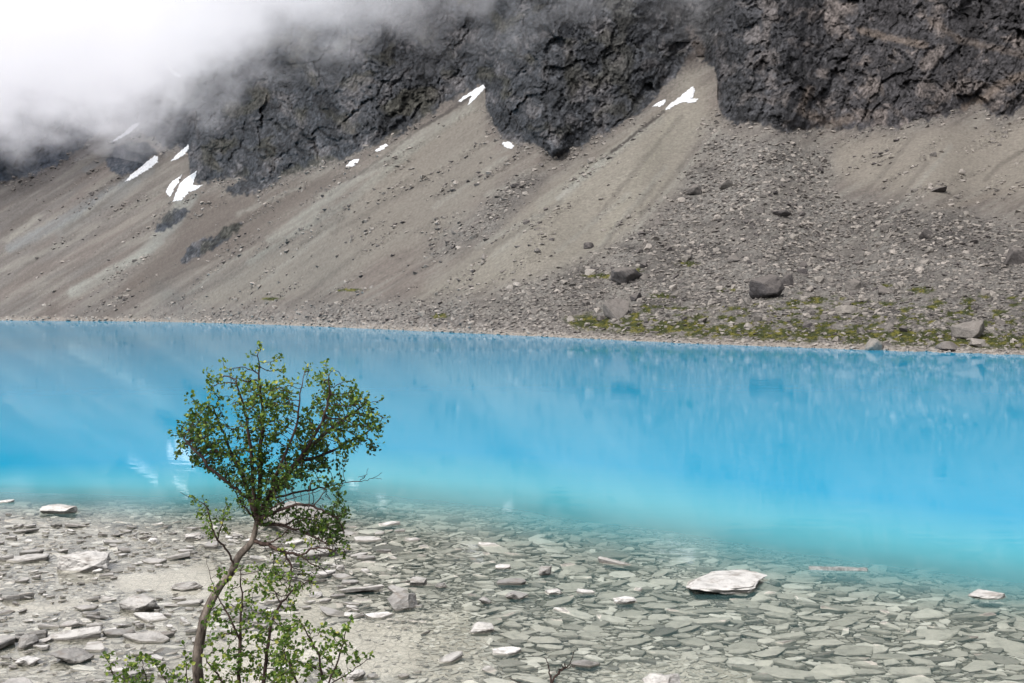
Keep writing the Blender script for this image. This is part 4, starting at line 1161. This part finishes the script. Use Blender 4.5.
# tangle of bare twigs at the right
pth, sp = twiggy([[(252,541,.04),(268,545,0),(284,552,-.05),(300,556,-.1),(315,566,-.12)], [(268,545,0),(282,535,-.05),(300,520,-.1),(320,515,-.1)], [(284,552,-.05),(292,570,-.1),(288,590,-.14),(280,610,-.15)],
                  [(300,556,-.1),(318,548,-.1),(335,552,-.1)]],
                 [[(262,540),(300,520),(340,530),(352,552),(330,578),(300,600),(270,590),(262,560)]], [420], D0, 6, leafp=.3, infl=.2, kill=.028)
part('branch', tubes(pth, 5), M_twig, tree, toff); extra += sp
# right thin limb with forked end
pth, sp = twiggy([[(345,482,.12),(360,481,.12),(372,478,.12),(383,473,.12)], [(360,481,.12),(366,475,.1),(368,468,.1)], [(372,478,.12),(382,479,.1)]], [[(352,476),(362,476),(360,482)]], [4], D0, 7, leafp=0)
part('branch', tubes(pth, 5), M_twig, tree, toff)
lm = leaves_mesh('foliage', extra, (.012, .022), 9, out=lambda p: .12); lm.transform(Matrix.Translation(-Vector(toff))); link('foliage', lm, M_leaf, tree)

# ---- shrubs in front of and beside the birch
SHR = [
 ('leafy willow shrub with thin dark stems in front of the birch trunk', 5.75, 41,
  [[(236,722,0),(238,683,0),(240,640,0),(242,600,.02),(240,570,.03)], [(262,722,.03),(264,683,.03),(268,645,.05),(276,612,.05),(292,592,.03),(312,578,0)], [(240,640,0),(228,615,.02),(216,592,.04),(206,560,.05)], [(250,722,0),(228,690,0),(210,665,0),(200,650,0)]],
  [[(200,625),(222,605),(245,600),(285,615),(300,640),(295,690),(200,690)],[(205,590),(225,560),(250,575),(280,590),(300,610),(290,683),(210,683),(200,640)], [(255,560),(300,575),(318,590),(290,610),(262,600)]], [420, 480, 150], .62),
 ('low bushy shrub with upright bare tips right of the birch', 5.55, 42,
  [[(322,722,0),(322,683,0),(318,655,0),(306,632,0),(298,618,0)], [(322,700,0),(338,660,.03),(344,640,.04),(352,615,.04)], [(322,690,0),(345,675,.05),(362,664,.05),(372,655,.06)], [(310,722,0),(296,680,0),(284,655,0)]],
  [[(272,640),(295,615),(318,625),(348,625),(352,645),(368,655),(340,683),(270,683)]], [520], .66),
 ('sparse leafy sprouts in the bottom left in front of the stones', 5.4, 43,
  [[(120,722,0),(116,683,0),(110,665,0),(106,655,0)], [(145,722,0),(146,690,0),(144,668,0),(140,655,0)], [(178,722,.02),(172,690,.02),(160,672,.02),(150,658,0)], [(192,722,0),(188,690,0),(186,665,0),(184,645,0)]],
  [[(104,655),(120,652),(160,655),(170,668),(190,650),(200,660),(196,690),(106,690)]], [80], .85),
 ('single bare dark twig poking up at the bottom centre', 5.3, 44,
  [[(552,722,0),(551,683,0),(549,668,0),(545,658,0)], [(551,683,0),(560,672,0),(570,664,.02),(573,653,.02)], [(545,722,0),(540,695,0),(509,678,0)], [(560,672,0),(566,668,-.02),(575,667,-.02)]],
  [[(545,660),(552,664),(570,664),(552,683)]], [10], .0)]
for (lab, D_, sdn, bs, pl_, na, lp) in SHR:
    bx_ = bs[0][0]; loc = at(bx_[0], bx_[1] + 12, D_)
    pth, sp = twiggy(bs, pl_, na, D_, sdn, thick=.16, leafp=lp)
    # roots: carry every base stroke down into the ground
    for L in bs:
        if L[0][1] >= 720: 
            a = np.array(at(L[0][0], L[0][1], D_ + L[0][2])); b = a * .3 + np.array(loc) * .7; b[2] = loc[2] - .12
            pth.append((np.array([b, (a + b) / 2, a]), np.array([.009, .008, .006])))
    if lp == 0: pth = [(P_, r_ * 2.0) for P_, r_ in pth]
    e = empty('dead_twig' if lp == 0 else 'shrub', loc); tag(e, lab, 'twig' if lp == 0 else 'shrub')
    part('stem', tubes(pth, 5), M_twig, e, np.array(loc))
    if sp:
        lm = leaves_mesh('foliage', sp, (.012, .026), sdn, out=lambda p: .1); lm.transform(Matrix.Translation(-Vector(loc))); link('foliage', lm, M_leaf, e)

# ------------------------------------------------------------------ cloud on the mountain
CB = [(-420,195),(-100,190),(0,182),(40,174),(80,160),(110,156),(150,165),(190,160),(220,148),(260,130),(310,105),(350,92),(400,86),(450,80),(500,72),(560,52),(640,40),(690,42),(730,38),(780,20)]
cx_ = np.linspace(-420, 780, 90); cyb = np.interp(cx_, [p[0] for p in CB], [p[1] for p in CB])
vs = []; rowsn = 14
for x_, yb in zip(cx_, cyb):
    for j in range(rowsn):
        y_ = yb + (-258 - yb) * (j / (rowsn - 1))
        T_ = terr(x_, max(y_, -250)); dd_ = T_[1]
        fd = dd_ * np.interp(x_, [0, 300, 500, 780], [.70, .72, .86, .92]); 
        vs.append(at(x_, y_, fd * (1 if j else 1.0)))
n0 = len(vs)
for x_, yb in zip(cx_, cyb):
    for j in range(rowsn):
        y_ = yb + (-258 - yb) * (j / (rowsn - 1))
        T_ = terr(x_, max(y_, -250)); vs.append(at(x_, y_, T_[1] * 1.03 + 6))
nc = len(cx_); gi = np.arange(nc * rowsn).reshape(nc, rowsn); fs = []
for A_, fl in ((gi, False), (gi + n0, True)):
    q4 = np.stack([A_[:-1, :-1], A_[1:, :-1], A_[1:, 1:], A_[:-1, 1:]], -1).reshape(-1, 4); fs.append(q4[:, ::-1] if fl else q4)
def wall_(a): 
    b = a + n0; return np.stack([a[:-1], b[:-1], b[1:], a[1:]], -1)
fs += [wall_(gi[:, 0]), wall_(gi[:, -1])[:, ::-1], wall_(gi[0, :])[:, ::-1], wall_(gi[-1, :])]
me = np_mesh('cloud', np.array(vs), np.concatenate(fs))
bm = bmesh.new(); bm.from_mesh(me); bmesh.ops.recalc_face_normals(bm, faces=bm.faces); bm.to_mesh(me); bm.free()
t = NT('mountain_mist'); tc = t.n('TexCoord').outputs['Object']
sp = t.n('SeparateXYZ'); t.l(tc, sp.inputs[0])
nz = t.noise(t.mapping(tc, (1, 1, 1.3)), .0065, 5, .6)
nzf = t.noise(t.mapping(tc, (1, 1, 1.5), (0, .5, 0)), .022, 6, .65)
zz = t.math('SUBTRACT', sp.outputs[2], t.math('MULTIPLY_ADD', sp.outputs[0], -.07, 198.0))
hh_ = t.math('ADD', t.math('MULTIPLY', zz, .012), t.math('MULTIPLY', t.math('SUBTRACT', nz, .5), 4.2))
hh_ = t.math('ADD', hh_, t.math('MULTIPLY', t.math('SUBTRACT', nzf, .5), 3.4))
den = t.math('MULTIPLY', t.math('POWER', t.math('MAXIMUM', hh_, 0.0), 1.5), .008)
den = t.math('MINIMUM', den, .035)
vol = t.n('VolumePrincipled'); vol.inputs['Color'].default_value = (.50, .50, .50, 1); vol.inputs['Anisotropy'].default_value = 0.0
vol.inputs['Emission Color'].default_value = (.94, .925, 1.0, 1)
t.l(den, vol.inputs['Density']); t.l(t.math('MULTIPLY', den, .52), vol.inputs['Emission Strength'])  # mist glows a little, standing in for light scattered many times inside it
t.l(vol.outputs[0], t.out.inputs['Volume'])
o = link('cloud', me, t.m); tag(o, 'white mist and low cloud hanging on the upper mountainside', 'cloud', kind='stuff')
S.cycles.volume_step_rate = 1.0; S.cycles.volume_max_steps = 128
